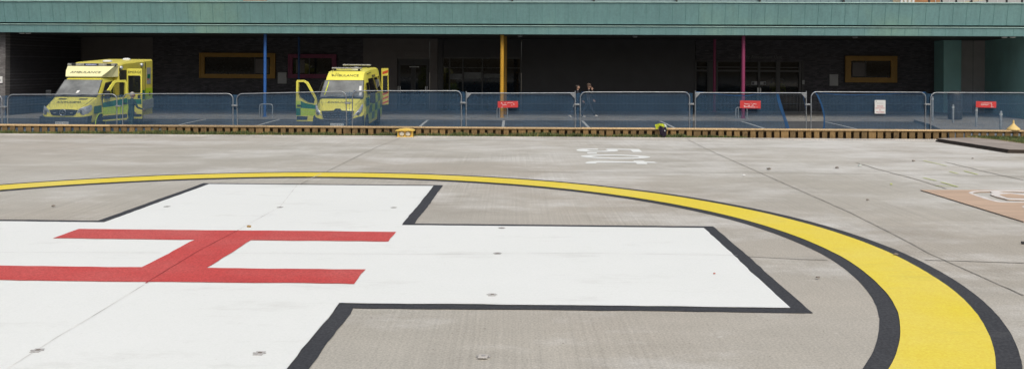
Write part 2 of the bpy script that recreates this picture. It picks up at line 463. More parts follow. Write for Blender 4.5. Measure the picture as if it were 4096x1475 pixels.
Z1, Z2, Z3, Z4 = .004, .008, .012, .016
a = 1.5; A4 = 4.5
def cross(e):                        # the twelve-cornered cross grown by e
    p, q = a + e, A4 + e
    return [pad(u, v) for u, v in ((-p, q), (p, q), (p, p), (q, p), (q, -p), (p, -p), (p, -q), (-p, -q), (-p, -p), (-q, -p), (-q, p), (-p, p))]
sheet('cross_outline', [cross(.115), cross(-.0)], Z1, M['black_paint'], helipad, .011)
sheet('white_cross', [cross(0)], Z2, M['white_paint'], helipad, .009)
hw, hs, hl = .255, .475, 1.50        # half crossbar, stroke, half leg
v1, v0 = 1.10, -.985
ll = 1.555
letter = [(-ll, v1), (hl, v1), (hl, v1 - hs), (hw, v1 - hs), (hw, v0 + hs), (hl, v0 + hs), (hl, v0), (-ll, v0), (-ll, v0 + hs), (-hw, v0 + hs), (-hw, v1 - hs), (-ll, v1 - hs)]
sheet('letter_h', [[pad(u, v) for u, v in letter]], Z3, M['red_paint'], helipad, .013)
def circ(r, n=260):
    return [pad(r * math.cos(2 * math.pi * k / n), r * math.sin(2 * math.pi * k / n)) for k in range(n)]
def ring(name, r0, r1, z, m):
    n = 360; bm = BM(); vs = []
    for k in range(n):
        t = 2 * math.pi * k / n; row = []
        for r in (r0, r1):
            w = .012 * noise.noise(Vector((math.cos(t) * r * .9, math.sin(t) * r * .9, r))) + .004 * noise.noise(Vector((math.cos(t) * r * 7, math.sin(t) * r * 7, r)))
            p = pad((r + w) * math.cos(t), (r + w) * math.sin(t), z); row.append(bm.verts.new(p))
        vs.append(row)
    for k in range(n):
        A, B = vs[k], vs[(k + 1) % n]; bm.faces.new((A[0], A[1], B[1], B[0]))
    return obj(name, bm, m, helipad)
ring('circle_outline', 5.285, 6.02, Z1, M['black_paint'])
ring('yellow_circle', 5.405, 5.895, Z2, M['yellow_paint'])

# weight marking 5.0t, read from the left-hand side of the pad
def wp(x, y): return gp(2240 + x / 5.3667, 560 + y / 5.3667)
marks = [
 [(370, 222), (385, 208), (430, 198), (520, 193), (650, 190), (790, 190), (803, 200), (795, 212), (700, 211), (610, 213), (560, 221), (580, 230), (650, 238), (760, 241), (900, 240), (1000, 234), (1055, 224), (1040, 218), (1000, 214), (1000, 204), (1030, 192), (1200, 194), (1680, 198), (1755, 262), (1580, 262), (1520, 216), (1200, 212), (1232, 228), (1225, 240), (1160, 252), (1000, 257), (800, 256), (600, 251), (450, 243), (385, 234)],
 [(592, 270), (765, 272), (785, 298), (606, 296)],
 [(565, 490), (600, 474), (680, 462), (800, 459), (1100, 462), (1600, 468), (1595, 452), (1780, 452), (1812, 468), (2000, 471), (2085, 494), (1840, 494), (1862, 520), (1670, 518), (1640, 492), (1200, 488), (900, 484), (800, 484), (760, 490), (755, 504), (620, 508), (575, 502)],
]
bmw = [ [wp(*p) for p in l] for l in marks ]
def swell(l, d):
    n = len(l); ar = sum(l[i].x * l[(i + 1) % n].y - l[(i + 1) % n].x * l[i].y for i in range(n)); out = []
    for i in range(n):
        e1 = (l[i] - l[i - 1]).normalized(); e2 = (l[(i + 1) % n] - l[i]).normalized()
        t = (Vector((e1.y, -e1.x, 0)) + Vector((e2.y, -e2.x, 0)))
        t = t.normalized() if t.length > .05 else Vector((e1.y, -e1.x, 0))
        out.append(l[i] + t * d * (1 if ar > 0 else -1))
    return out
bmw = [swell(l, .018) for l in bmw]
for l in bmw: sheet('weight_marking', [l], Z1, M['white_paint'], helipad, .002, .3)
zo, zi = [], []
for k in range(48):
    t = 2 * math.pi * k / 48
    zo.append(wp(1192 + 722 * math.cos(t), 361 + 42 * math.sin(t) + 9 * math.cos(t))); zi.append(wp(1192 + 525 * math.cos(t), 361 + 24 * math.sin(t) + 6 * math.cos(t)))
zo, zi = swell(zo, .018), swell(zi, -.018)
sheet('weight_marking', [zo, zi], Z1, M['white_paint'], helipad, .0, 5)

def strip(name, pix, w, z, m, wig=.004):
    pts = [gp(*p) for p in pix]; bm = BM(); L = []; Rr = []
    fine = []
    for p, q in zip(pts, pts[1:]):
        k = max(1, int((q - p).length / .15))
        fine += [p.lerp(q, j / k) for j in range(k)]
    fine.append(pts[-1])
    for i, p in enumerate(fine):
        d = (fine[min(i + 1, len(fine) - 1)] - fine[max(i - 1, 0)]).normalized(); n = Vector((-d.y, d.x, 0))
        o = n * (wig * noise.noise(p * 4)); ww = w * (1 + .5 * noise.noise(p * 3 + Vector((9, 0, 0))))
        L.append(bm.verts.new((p.x + o.x + n.x * ww / 2, p.y + o.y + n.y * ww / 2, z))); Rr.append(bm.verts.new((p.x + o.x - n.x * ww / 2, p.y + o.y - n.y * ww / 2, z)))
    for i in range(len(fine) - 1): bm.faces.new((L[i], L[i + 1], Rr[i + 1], Rr[i]))
    return obj(name, bm, m, helipad)
J = 'expansion_joint'; ZJ = Z2 + .002
strip(J, [(1600, 553), (1500, 592), (1385, 648), (1300, 690)], .015, Z1, M['joint'])
strip(J, [(1285, 697), (1237, 719)], .012, ZJ, M['joint_light'])
strip(J, [(1233, 721), (1190, 742)], .015, Z1, M['joint'])
strip(J, [(1188, 743), (1120, 830), (975, 909), (957, 922)], .007, ZJ, M['joint_light'])
strip(J, [(955, 924), (790, 1010), (582, 1138)], .009, Z3 + .002, M['joint_red'])
strip(J, [(578, 1141), (400, 1250), (230, 1352), (30, 1478)], .007, ZJ, M['joint_light'])
strip(J, [(2752, 560), (2860, 612), (3060, 700), (3400, 850), (3600, 950), (3720, 1015), (4096, 1182)], .017, Z1, M['joint'])
strip(J, [(2985, 1026), (3200, 1037), (3310, 1040)], .014, Z1, M['joint'])
strip(J, [(3700, 1040), (4096, 1052)], .018, Z1, M['joint'])
strip(J, [(0, 1013), (640, 1014)], .006, ZJ, M['joint_light'])
strip(J, [(900, 1016), (1700, 1020), (2350, 1016), (2950, 1024)], .006, ZJ, M['joint_light'])
strip(J, [(2050, 688), (2560, 690), (3100, 692), (3700, 700), (4096, 706)], .016, Z1, M['joint'])
strip(J, [(0, 627), (250, 600), (560, 572)], .012, Z1, M['joint'])
strip(J, [(0, 668), (500, 673), (900, 676)], .012, Z1, M['joint'])
def rz(x, y): return (3400 + x / 2.4425, 540 + y / 2.4425)
strip('surface_crack', [rz(60, 270), rz(200, 315), rz(420, 375), rz(640, 432), rz(940, 525)], .035, Z1, M['joint'], .02)
strip('surface_crack', [rz(930, 265), rz(1220, 335), rz(1500, 400), rz(1698, 442)], .03, Z1, M['joint'], .02)
strip('surface_crack', [rz(240, 356), rz(560, 350), rz(900, 342)], .012, Z1, M['joint'], .05)
for a0, b0 in (((715, 253), (945, 304)), ((970, 360), (1060, 382)), ((1112, 354), (1245, 388)), ((715, 420), (845, 450)), ((885, 462), (1055, 509)), ((835, 500), (1040, 506))):
    strip('marker_line', [rz(*a0), rz(*b0)], .026, Z2, M['crayon'], .006)
sheet('marker_line', [[gp(*rz(403 + 12 * math.cos(t * .785), 482 + 8 * math.sin(t * .785))) for t in range(8)]], Z2, M['crayon'], helipad, .004)

# flush fittings let into the pad
fit = [(668, 829, 'small flush metal fitting near the left edge of the white upper arm'), (1120, 832, 'small flush metal fitting on the thin joint line in the white upper arm'),
 (1575, 833, 'small flush metal fitting near the right edge of the white upper arm'), (2007, 915, 'flush metal fitting on the right arm of the cross, furthest back of its three'),
 (1990, 1017, 'flush metal fitting on the right arm of the cross, middle of its three'), (1968, 1183, 'flush metal fitting on the right arm of the cross, nearest the black lower edge'),
 (1037, 1418, 'grey flush metal fitting on white paint beside the black edge of the lower arm'), (148, 1407, 'grey flush metal fitting on the joint line in the lower white arm'),
 (1932, 1430, 'faint flush fitting in the bare grey concrete below the right arm')]
for px, py, lab in fit:
    c = gp(px, py)
    e = empty('flush_fitting', (c.x, c.y, Z2 + .001), lab, 'fitting', 'flush fittings in the helipad', (0, 0, R(random.uniform(-4, 4))))
    e.scale = (.62, .62, .4)
    pale = 'kerb' if py == 1430 else 'metal_pale' if py > 1000 and not (py == 1017) else 'metal_mid'
    bm = BM(); box(bm, (-.042, -.055, 0), (.042, .055, .004)); obj('plate', bm, M[pale], e)
    bm = BM(); box(bm, (-.016, -.004, .004), (.020, .030, .007)); obj('slot', bm, M['metal_mid'] if py == 1430 else M['stone'], e)
    for bx_ in (-.05, .05):
        bm = BM(); lathe(bm, [(.011, .0), (.011, .006)], (bx_, .004, 0), 'Z', 8); obj('bolt', bm, M['metal_mid'], e)

# loose bits lying on the concrete
deb = [(3076, 681, .06, 'stone', 'dark stone chip lying between the two marker cracks and the figure 5.0t', 'stone'),
 (3348, 675, .05, 'stone', 'dark stone chip lying left of the dark crack', 'stone'),
 (3440, 667, .06, 'reflect', 'pale and dark scrap lying at the start of the dark crack', 'scrap'),
 (3653, 647, .045, 'stone', 'small brown stone chip lying behind the yellow marker lines', 'stone'),
 (3890, 637, .03, 'stone', 'tiny dark chip lying on concrete in front of the brown boards', 'stone'),
 (3470, 804, .03, 'stone', 'tiny brown chip on concrete left of the plywood stencil', 'stone'),
 (3582, 1024, .035, 'stone', 'dark chip lying on the yellow circle', 'stone'),
 (996, 912, .035, 'leaf', 'curled brown leaf lying on white paint just behind the red letter', 'leaf'),
 (2857, 1100, .016, 'rust', 'small red scrap lying on the right arm of the cross', 'scrap'),
 (213, 829, .035, 'stone', 'small dark chip on concrete left of the white upper arm', 'stone'),
 (2975, 706, .04, 'white', 'small white scrap lying beyond the yellow circle', 'scrap'),
 (3272, 1117, .025, 'stone', 'grey chip on bare concrete between the cross and the yellow circle', 'stone')]
for i, (px, py, s, m, lab, cat) in enumerate(deb):
    c = gp(px, py); bm = BM()
    s *= .62; blob(bm, (0, 0, s * .35), (s, s * .7, s * .45), .5, 1.6, 2, 0, i)
    o = obj({'stone': 'stone_chip', 'leaf': 'dry_leaf', 'scrap': 'litter_scrap'}[cat], bm, M[m]); o.location = (c.x, c.y, Z3)
    tag(o, lab, cat)
c = gp(4090, 976); e = empty('pipe_offcut', (c.x, c.y, .014), 'short black pipe offcut lying on concrete at the right edge', 'pipe'); e.scale = (.42, .42, .42)
bm = BM()
lathe(bm, [(.030, -.1), (.034, -.09), (.034, .1), (.024, .1), (.024, -.08)], (.08, 0, 0), 'X', 16); obj('pipe_wall', bm, M['black_plastic'], e)

# plywood stencil
P1 = gp(3682, 763); Pb = gp(4098, 891); Pt = gp(4096, 764)
dl = (Pb - P1).normalized(); dr = (Pt - P1).normalized()
Lb, Lt = 2.44, 2.6
stencil = empty('plywood_stencil', (0, 0, 0), 'pinkish plywood stencil sheet with white overspray lying at the right edge', 'stencil')
def sz(x, y): return gp(3680 + x / 3.5697, 740 + y / 3.5697)
co = [sz(750, 133), sz(790, 116), sz(860, 110), sz(1000, 108), sz(1040, 122), sz(1010, 141), sz(1004, 152), sz(1080, 180), sz(1250, 224), sz(1485, 232), sz(1800, 240), sz(2050, 220), sz(2150, 190), sz(2000, 165), sz(1700, 148), sz(1485, 134), sz(1130, 110), sz(1180, 106), sz(1500, 110), sz(1900, 135), sz(2250, 180), sz(2200, 235), sz(1950, 256), sz(1500, 254), sz(1210, 254), sz(1130, 246), sz(900, 178)]
zb = .006
outer = [P1, P1 + dl * Lb, P1 + dl * Lb + dr * Lt, P1 + dr * Lt]
up = lambda l, z: [Vector((p.x, p.y, z)) for p in l]
# cut-out: keep the loop simple (outer arc, then back along the island)
hole = [sz(750, 133), sz(790, 116), sz(860, 110), sz(1000, 108), sz(1030, 120), sz(1008, 142), sz(1004, 152), sz(1080, 180), sz(1250, 224), sz(1485, 232), sz(1800, 238), sz(2050, 222), sz(2130, 195), sz(2260, 200), sz(2200, 236), sz(1950, 256), sz(1500, 254), sz(1210, 254), sz(1130, 246), sz(900, 178)]
hole2 = [sz(1120, 110), sz(1200, 108), sz(1500, 114), sz(1900, 135), sz(2200, 175), sz(2080, 178), sz(1900, 160), sz(1700, 148), sz(1485, 134), sz(1200, 120)]
bm = BM(); prism(bm, up(outer, zb), (0, 0, .008), [up(hole, zb), up(hole2, zb)]); obj('sheet', bm, M['ply'], stencil)
ctr = sz(1480, 180)
grow = lambda l, k, dz: [Vector((ctr.x + (p.x - ctr.x) * k, ctr.y + (p.y - ctr.y) * k, dz)) for p in l]
of = [sz(690, 122), sz(740, 104), sz(860, 97), sz(1000, 92), sz(1200, 88), sz(1500, 92), sz(1950, 118), sz(2330, 175), sz(2280, 245), sz(1980, 268), sz(1500, 266), sz(1190, 266), sz(1100, 258), sz(860, 190)]
sheet('white_overspray', [up(of, 0), up(hole, 0), up(hole2, 0)], zb + .0095, M['spray'], stencil, .012, .1)
isl = [sz(1130, 150), sz(1290, 140), sz(1480, 160), sz(1700, 175), sz(1700, 210), sz(1400, 208), sz(1250, 200)]
sheet('bare_middle', [up(isl, 0)], zb + .011, M['ply'], stencil, .01, .06)
sp2 = [sz(1450, 322), sz(1500, 308), sz(1700, 300), sz(1700, 380), sz(1500, 350)]
sheet('white_overspray', [up(sp2, 0)], zb + .0095, M['spray'], stencil, .012, .1)
bm = BM(); n_ = Vector((dl.y, -dl.x, 0)) * .004
hexa(bm, [P1 + n_ + Vector((0, 0, .006)), P1 + dl * Lb + n_ + Vector((0, 0, .006)), P1 + dl * Lb + dr * .03 + Vector((0, 0, .006)), P1 + dr * .03 + Vector((0, 0, .006))],
     [P1 + n_ + Vector((0, 0, zb)), P1 + dl * Lb + n_ + Vector((0, 0, zb)), P1 + dl * Lb + dr * .03 + Vector((0, 0, zb)), P1 + dr * .03 + Vector((0, 0, zb))])
obj('edge_shadow', bm, M['ply_shadow'], stencil)  # dark strip painting the shadow under the sheet's lifted edge

# stack of brown boards
bs = empty('board_stack', (0, 0, 0), 'low stack of brown boards with dark ragged edges beside the grass', 'boards')
q = [gp(3742, 567), gp(4030, 613), gp(4260, 616), gp(4260, 606), gp(4096, 588), gp(3985, 571), gp(3890, 563)]
for i, (z0, dz, g) in enumerate(((.004, .028, 0), (.038, .026, .03))):
    off = Vector((g, g, 0))
    bm = BM(); prism(bm, [Vector((p.x, p.y, z0)) + off * (1 if k < 2 else 0) for k, p in enumerate(q)], (0, 0, dz)); obj('board', bm, M['matting_edge'], bs)
bm = BM(); prism(bm, [Vector((p.x, p.y, .067)) + Vector((.05, .05, 0)) * (1 if k < 2 else 0) for k, p in enumerate(q)], (0, 0, .004)); obj('top_face', bm, M['matting'], bs)

# ------------------------------------------------------------------ car park, pavement
def pz(X): return -.90 + .0055 * X            # pavement level in front of the building
def cz(X, Y):                                  # car park level
    n = -1.14 + .006 * X; k = min(1, max(0, (Y - 35) / 9.5)); k = k * k * (3 - 2 * k)
    return n * (1 - k) + (pz(X) - .09) * k
BS = .055
def bl(px, d, py=140):                         # point on the building line set back by d
    k = unroll(px, py)[0] / F
    Y = (44.2 + d) / (1 + BS * k)
    return Vector((k * Y, Y, 0))
def bz(px, py, d):
    p = bl(px, d, py); return H - unroll(px, py)[1] * p.y / F
ax = Vector((1, -BS, 0)).normalized(); an = Vector((BS, 1, 0)).normalized()
def bp(u, d, z): # building coordinates
    o = Vector((0, 44.2, 0)) + ax * u + an * d; o.z = z; return o
def bu(px, d, py=140): return (bl(px, d, py) - Vector((0, 44.2, 0))).dot(ax)
bm = BM(); nx, ny = 60, 50; vs = []
for j in range(ny + 1):
    row = []
    for i in range(nx + 1):
        X = -60 + 120 * i / nx; Y = 21.05 + (60 - 21.05) * j / ny
        row.append(bm.verts.new((X, Y, cz(X, Y))))
    vs.append(row)
for j in range(ny):
    for i in range(nx): bm.faces.new((vs[j][i], vs[j][i + 1], vs[j + 1][i + 1], vs[j + 1][i]))
tag(obj('car_park', bm, M['asphalt'], smooth=40), kind='structure')
bm = BM(); U0, U1 = -40, 40
edge = [bp(u, .25, 0) for u in (-40, -30, -20, -10, 0, 10, 15, 17.6)] + [at(3660, 480, 43.3), at(3720, 492, 40), at(3790, 515, 35), at(3830, 530, 30), Vector((16, 24, 0)), Vector((40, 24, 0))]
back = [bp(40, 16, 0), bp(-40, 16, 0)]
loop = edge + back
tris = tessellate_polygon([[Vector((p.x, p.y, 0)) for p in loop]])
top = [bm.verts.new((p.x, p.y, max(pz(p.x), cz(p.x, p.y) + .07))) for p in loop]; bot = [bm.verts.new((p.x, p.y, -1.5)) for p in loop]
for t in tris: bm.faces.new([top[i] for i in t])
for i in range(len(loop)):
    j = (i + 1) % len(loop); bm.faces.new((top[i], top[j], bot[j], bot[i]))
tag(obj('pavement', bm, M['pavement']), kind='structure')
bm = BM()
for p, q2 in zip(edge, edge[1:]):
    d = (q2 - p).normalized(); n = Vector((-d.y, d.x, 0)) * .12
    f = lambda p, dz: Vector((p.x, p.y, max(pz(p.x), cz(p.x, p.y) + .07) + dz))
    hexa(bm, [f(p, -.4) - n * .3, f(q2, -.4) - n * .3, f(q2, -.4) + n, f(p, -.4) + n], [f(p, .006) - n * .3, f(q2, .006) - n * .3, f(q2, .006) + n, f(p, .006) + n])
tag(obj('kerb', bm, M['pavement']), kind='structure')
# bay lines: each runs straight towards the building
carlines = empty('bay_markings', (0, 0, 0)); carlines['kind'] = 'structure'
for (x0, y0_), (x1, y1_) in (((-300, 500), (10, 481)), ((652, 497), (745, 482)), ((985, 498), (1066, 472)), ((1662, 502), (1703, 476)), ((2007, 504), (2020, 477)), ((2363, 508), (2340, 478)), ((2712, 508), (2660, 480)), ((3070, 511), (2992, 483)), ((3442, 515), (3322, 485))):
    X = ((x0 - 2048) * 37.5 + (x1 - 2048) * 44) / 2 / F
    if x0 < 0: X = -20.6
    bm = BM(); n = 12; a_ = []
    for k in range(n + 1):
        Y = 33 + (44.1 - BS * X - 33) * k / n
        a_.append((bm.verts.new((X - .06, Y, cz(X - .06, Y) + .006)), bm.verts.new((X + .06, Y, cz(X + .06, Y) + .006))))
    for p, q2 in zip(a_, a_[1:]): bm.faces.new((p[0], p[1], q2[1], q2[0]))
    obj('bay_line', bm, M['line'], carlines)

# ------------------------------------------------------------------ grass
def grass(name, spots, label):
    bm = BM()
    for (x, y, h, straw) in spots:
        t = random.uniform(0, 6.28); w = random.uniform(.004, .009); l = random.uniform(-.5, .5) * h
        d = Vector((math.cos(t), math.sin(t), 0))
        b = Vector((x, y, -.035)); tip = b + Vector((d.y * l, -d.x * l + random.uniform(-.3, .3) * h, h))
        mid = b.lerp(tip, .55) + Vector((0, 0, h * .12))
        f = bm.faces.new([bm.verts.new(p) for p in (b - d * w, b + d * w, mid + d * w * .7, mid - d * w * .7)]); f.material_index = straw
        f = bm.faces.new([bm.verts.new(p) for p in (mid - d * w * .7, mid + d * w * .7, tip)]); f.material_index = straw
    tag(obj(name, bm, [M['grass'], M['straw']]), label, 'grass', kind='stuff')
sp = []
for i in range(24000):
    x = random.uniform(-13, 5.6); dens = .5 + .9 * noise.noise(Vector((x * .7, 0, 3))) + .5 * noise.noise(Vector((x * 3, 1, 3)))
    if x > 3.8: dens -= (x - 3.8) * .55
    if random.random() > dens + .35: continue
    sp.append((x, random.uniform(20.77, 20.86), random.uniform(.06, .15) * (.6 + .6 * max(.1, dens)), 1 if random.random() < .12 else 0))
for i in range(500):
    x = random.uniform(5, 10.4); sp.append((x, random.uniform(20.8, 20.87), random.uniform(.015, .035), 1 if random.random() < .5 else 0))
grass('grass_strip', sp, 'thin strip of short grass along the foot of the timber barrier')
sp = []
for i in range(11000):
    k = random.random()
    px = 3868 + 330 * k ** .85; top_y = 552; bot_y = 560 + max(0, (px - 3880) * .125)
    p = gp(px, random.uniform(top_y, bot_y + random.uniform(-2, 4)))
    sp.append((p.x, min(p.y, 20.84), random.uniform(.07, .14), 1 if (random.random() < .06 or p.y < gp(px, bot_y).y + .14) else 0))
grass('grass_clump', sp, 'patch of green and straw-coloured grass beside the brown boards')

# ------------------------------------------------------------------ timber barrier
tb = empty('timber_barrier', (0, 20.86, 0), 'low timber edge barrier of upright boards under a pale top rail', 'barrier')
BZ = .212
pitch = .1825; X0 = -16.185; boards = []
k = 0
while X0 + k * pitch < 16.6:
    boards.append(X0 + k * pitch); k += 1
boards.sort(key=lambda x: abs(x))
rest = BM()
for i, x in enumerate(boards):
    w = .118 + random.uniform(-.006, .008); dj = random.uniform(-.004, .004); dh = random.uniform(-.012, .004)
    idx = round((x - X0) / pitch)
    if (idx - 18) % 11 == 6: w += .045
    if i < 98:
        bm = BM(); box(bm, (x - w / 2, dj, -.10), (x + w / 2, .035 + dj, BZ - .034), 0, .003); obj('board', bm, M['timber'], tb)
    else: box(rest, (x - w / 2, dj, -.10), (x + w / 2, .035 + dj, BZ - .034))
o = obj('board', rest, M['timber'], tb); o['kind'] = 'stuff'; o['label'] = 'the outermost boards at both ends of the barrier'
x = -16.4
while x < 16.4:
    bm = BM(); x1 = x + 3.6; dz = random.uniform(-.003, .003)
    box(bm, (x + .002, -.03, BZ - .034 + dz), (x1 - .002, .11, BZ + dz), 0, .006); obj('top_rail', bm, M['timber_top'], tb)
    bm = BM(); box(bm, (x + .002, .045, BZ - .075), (x1 - .002, .085, BZ - .042)); obj('back_rail', bm, M['timber'], tb)
    x = x1

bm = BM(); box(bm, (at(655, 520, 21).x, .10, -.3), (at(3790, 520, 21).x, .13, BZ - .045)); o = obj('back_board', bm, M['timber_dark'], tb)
# twin floodlight
c = gp(1622, 548); fl = empty('twin_floodlight', (c.x, 20.42, .01), 'yellow twin-lens floodlight box standing at the foot of the timber barrier', 'floodlight')
s = 20.42 / F
bm = BM(); box(bm, (-30 * s, .015, 0), (-27 * s, .2, 24 * s)); box(bm, (27 * s, .015, 0), (30 * s, .2, 24 * s)); box(bm, (-27 * s, .06, .004), (27 * s, .2, 24 * s)); box(bm, (-33 * s, -.02, -.004), (33 * s, .22, .006), 0, .003)
obj('housing', bm, M['lamp_yellow'], fl)
bm = BM(); prism(bm, [(-38 * s, -.03, 24.5 * s), (38 * s, -.03, 24.5 * s), (36 * s, -.03, 27 * s), (29 * s, -.03, 30 * s), (3 * s, -.03, 34 * s), (-27 * s, -.03, 30 * s), (-30 * s, -.03, 27.5 * s), (-38 * s, -.03, 26 * s)], (0, .26, 0)); obj('hood', bm, M['lamp_yellow'], fl)
for sx_ in (-13.5, 11.5):
    bm = BM(); lathe(bm, [(10.4 * s, .06), (10.4 * s, .035), (9.6 * s, .03)], (sx_ * s, 0, 12 * s), 'Y', 28); l = obj('lens_ring', bm, M['metal_dark'], fl, 40)
    bm = BM(); lathe(bm, [(9.5 * s, .031), (8 * s, .022), (4 * s, .016), (.5 * s, .014)], (sx_ * s, 0, 12 * s), 'Y', 28); obj('lens', bm, M['lamp_glass'], l, 60)
bm = BM(); tube(bm, [(-.2, .18, .02), (-.3, .2, .05), (-.42, .3, .14), (-.5, .42, .12)], .006, 6); obj('cable', bm, M['black_plastic'], fl)
# yellow funnel lamp cap
cp = at(4048, 520, 20.98); cap = empty('yellow_marker_cap', (cp.x, 20.9, BZ), 'pale yellow funnel-shaped cap standing on the timber barrier at the right', 'marker cap')
s = 20.9 / F
bm = BM(); lathe(bm, [(24 * s, .002), (24.5 * s, 5 * s), (22 * s, 8 * s), (15 * s, 14 * s), (8 * s, 21 * s), (4.5 * s, 26 * s)], (0, .02, 0), 'Z', 24); obj('cone', bm, mat('pale_yellow_plastic', (.72, .52, .20), .5, .08, 6), cap, 50)
bm = BM(); lathe(bm, [(3.6 * s, 26 * s), (3 * s, 37 * s), (2.6 * s, 40 * s)], (0, .02, 0), 'Z', 12); obj('spout', bm, MATS['pale_yellow_plastic'], cap, 50)

# vest and jacket thrown over the barrier
def cloth_blob(name, verts_fn, m, parent=None): pass
vest = empty('hi_vis_vest', at(2645, 503, 20.86), 'crumpled yellow hi-vis vest draped over the timber barrier on a purple jacket', 'vest')
s = 20.86 / F
def fold_sheet(nx, ny, fn, amp, seed):
    bm = BM(); g = []
    for j in range(ny + 1):
        row = []
        for i in range(nx + 1):
            p = Vector(fn(i / nx, j / ny))
            n1 = noise.noise(Vector((i / nx * 7 + seed, j / ny * 4, seed))) + .6 * noise.noise(Vector((i / nx * 17, j / ny * 9 + seed, 2)))
            row.append(bm.verts.new(p + Vector((.4 * amp * n1, -abs(amp) * (.8 + n1), amp * .5 * n1))))
        g.append(row)
    for j in range(ny):
        for i in range(nx): bm.faces.new((g[j][i], g[j][i + 1], g[j + 1][i + 1], g[j + 1][i]))
    return bm
def vest_fn(u, v):
    x = (-24 + 46 * u) * s
    topz = (8 * math.sin(math.pi * min(1, max(0, u * .92 + .06))) ** .6) * s
    drop = (8 + 9 * abs(math.cos(math.pi * u)) ** 1.5 + 2 * math.sin(u * 13)) * s
    return (x, -.05 + .13 * (1 - v) ** 2 * (1 if v < .4 else .5) - .02 * v, topz - drop * v ** 1.3)
bm = fold_sheet(34, 14, vest_fn, .016, 3); bmesh.ops.solidify(bm, geom=bm.faces[:], thickness=.004); obj('cloth', bm, M['hivis'], vest, 60)
bm = fold_sheet(10, 14, lambda u, v: (Vector(vest_fn(.78 + .17 * u, v)) + Vector((.0, -.012, .004)))[:], .016, 3); obj('reflective_tape', bm, M['reflect'], vest, 60)
jk = empty('purple_jacket', at(2645, 520, 20.8), 'dark purple jacket hanging down the boards under the yellow vest', 'jacket')
def jk_fn(u, v):
    wl = -10 - 3 * math.sin(v * 2.4) + 7 * v; wr = 19 + 3 * math.sin(v * 2) - 4 * v ** 2
    x = (wl + (wr - wl) * u) * s
    return (x, -.025 - .05 * math.sin(math.pi * u) - .02 * v, (14 - 37 * v + 3 * math.cos(u * 5)) * s)
bm = fold_sheet(24, 20, jk_fn, .022, 8); bmesh.ops.solidify(bm, geom=bm.faces[:], thickness=.006); obj('cloth', bm, M['purple'], jk, 60)
bm = fold_sheet(6, 5, lambda u, v: (Vector(jk_fn(.62 + .16 * u, .3 + .1 * v)) + Vector((0, -.03, 0)))[:], .008, 8); obj('reflective_tape', bm, M['reflect'], jk, 60)

# ------------------------------------------------------------------ fence panels, netting, signs
FY = 27.7
def fp(px, py, dy=0): return at(px, py, FY + dy)
panels = [  # left px, right px, top y left, top y right, square?, label
 (-436, 14, 381, 380, 0, 'steel mesh fence panel cut off at the left edge of the photo'),
 (29, 474, 379, 377, 0, 'round-cornered steel mesh fence panel in front of the box-bodied ambulance'),
 (489, 938, 376, 375, 0, 'round-cornered steel mesh fence panel below the amber-framed long window'),
 (950, 1395, 376, 366, 0, 'tilted steel mesh fence panel in front of the blue column and the open van door'),
 (1407, 1851, 364, 364, 0, 'round-cornered steel mesh fence panel in front of the chequered side of the van ambulance'),
 (1863, 2307, 372, 371, 1, 'square-topped steel mesh fence panel in front of the amber column'),
 (2319, 2764, 369, 369, 0, 'round-cornered steel mesh fence panel right of the two walking women'),
 (2778, 3230, 370, 371, 1, 'square-topped steel mesh fence panel with netting pulled aside at the pink column'),
 (3241, 3707, 368, 370, 0, 'round-cornered steel mesh fence panel carrying the white demolition notice'),
 (3720, 4180, 371, 372, 0, 'round-cornered steel mesh fence panel in front of the bollards at right')]
netlab = ['blue debris netting on the fence at the left edge of the photo', 'blue debris netting in front of the box-bodied ambulance', 'blue debris netting hung below the amber-framed long window',
 'blue debris netting in front of the blue column', 'blue debris netting over the chequered side of the van ambulance', 'blue debris netting in front of the amber column',
 'blue debris netting right of the two walking women', 'sagging blue debris netting pulled aside in front of the pink column', 'blue debris netting with curved left edge behind the white notice', 'blue debris netting in front of the bollards at right']
net_edges = {7: ([(2783, 366), (2850, 372), (2920, 379), (2990, 381), (3040, 374), (3112, 371)], None), 8: ([(3262, 366), (3340, 376), (3420, 378), (3520, 377), (3600, 372), (3704, 369)], None)}
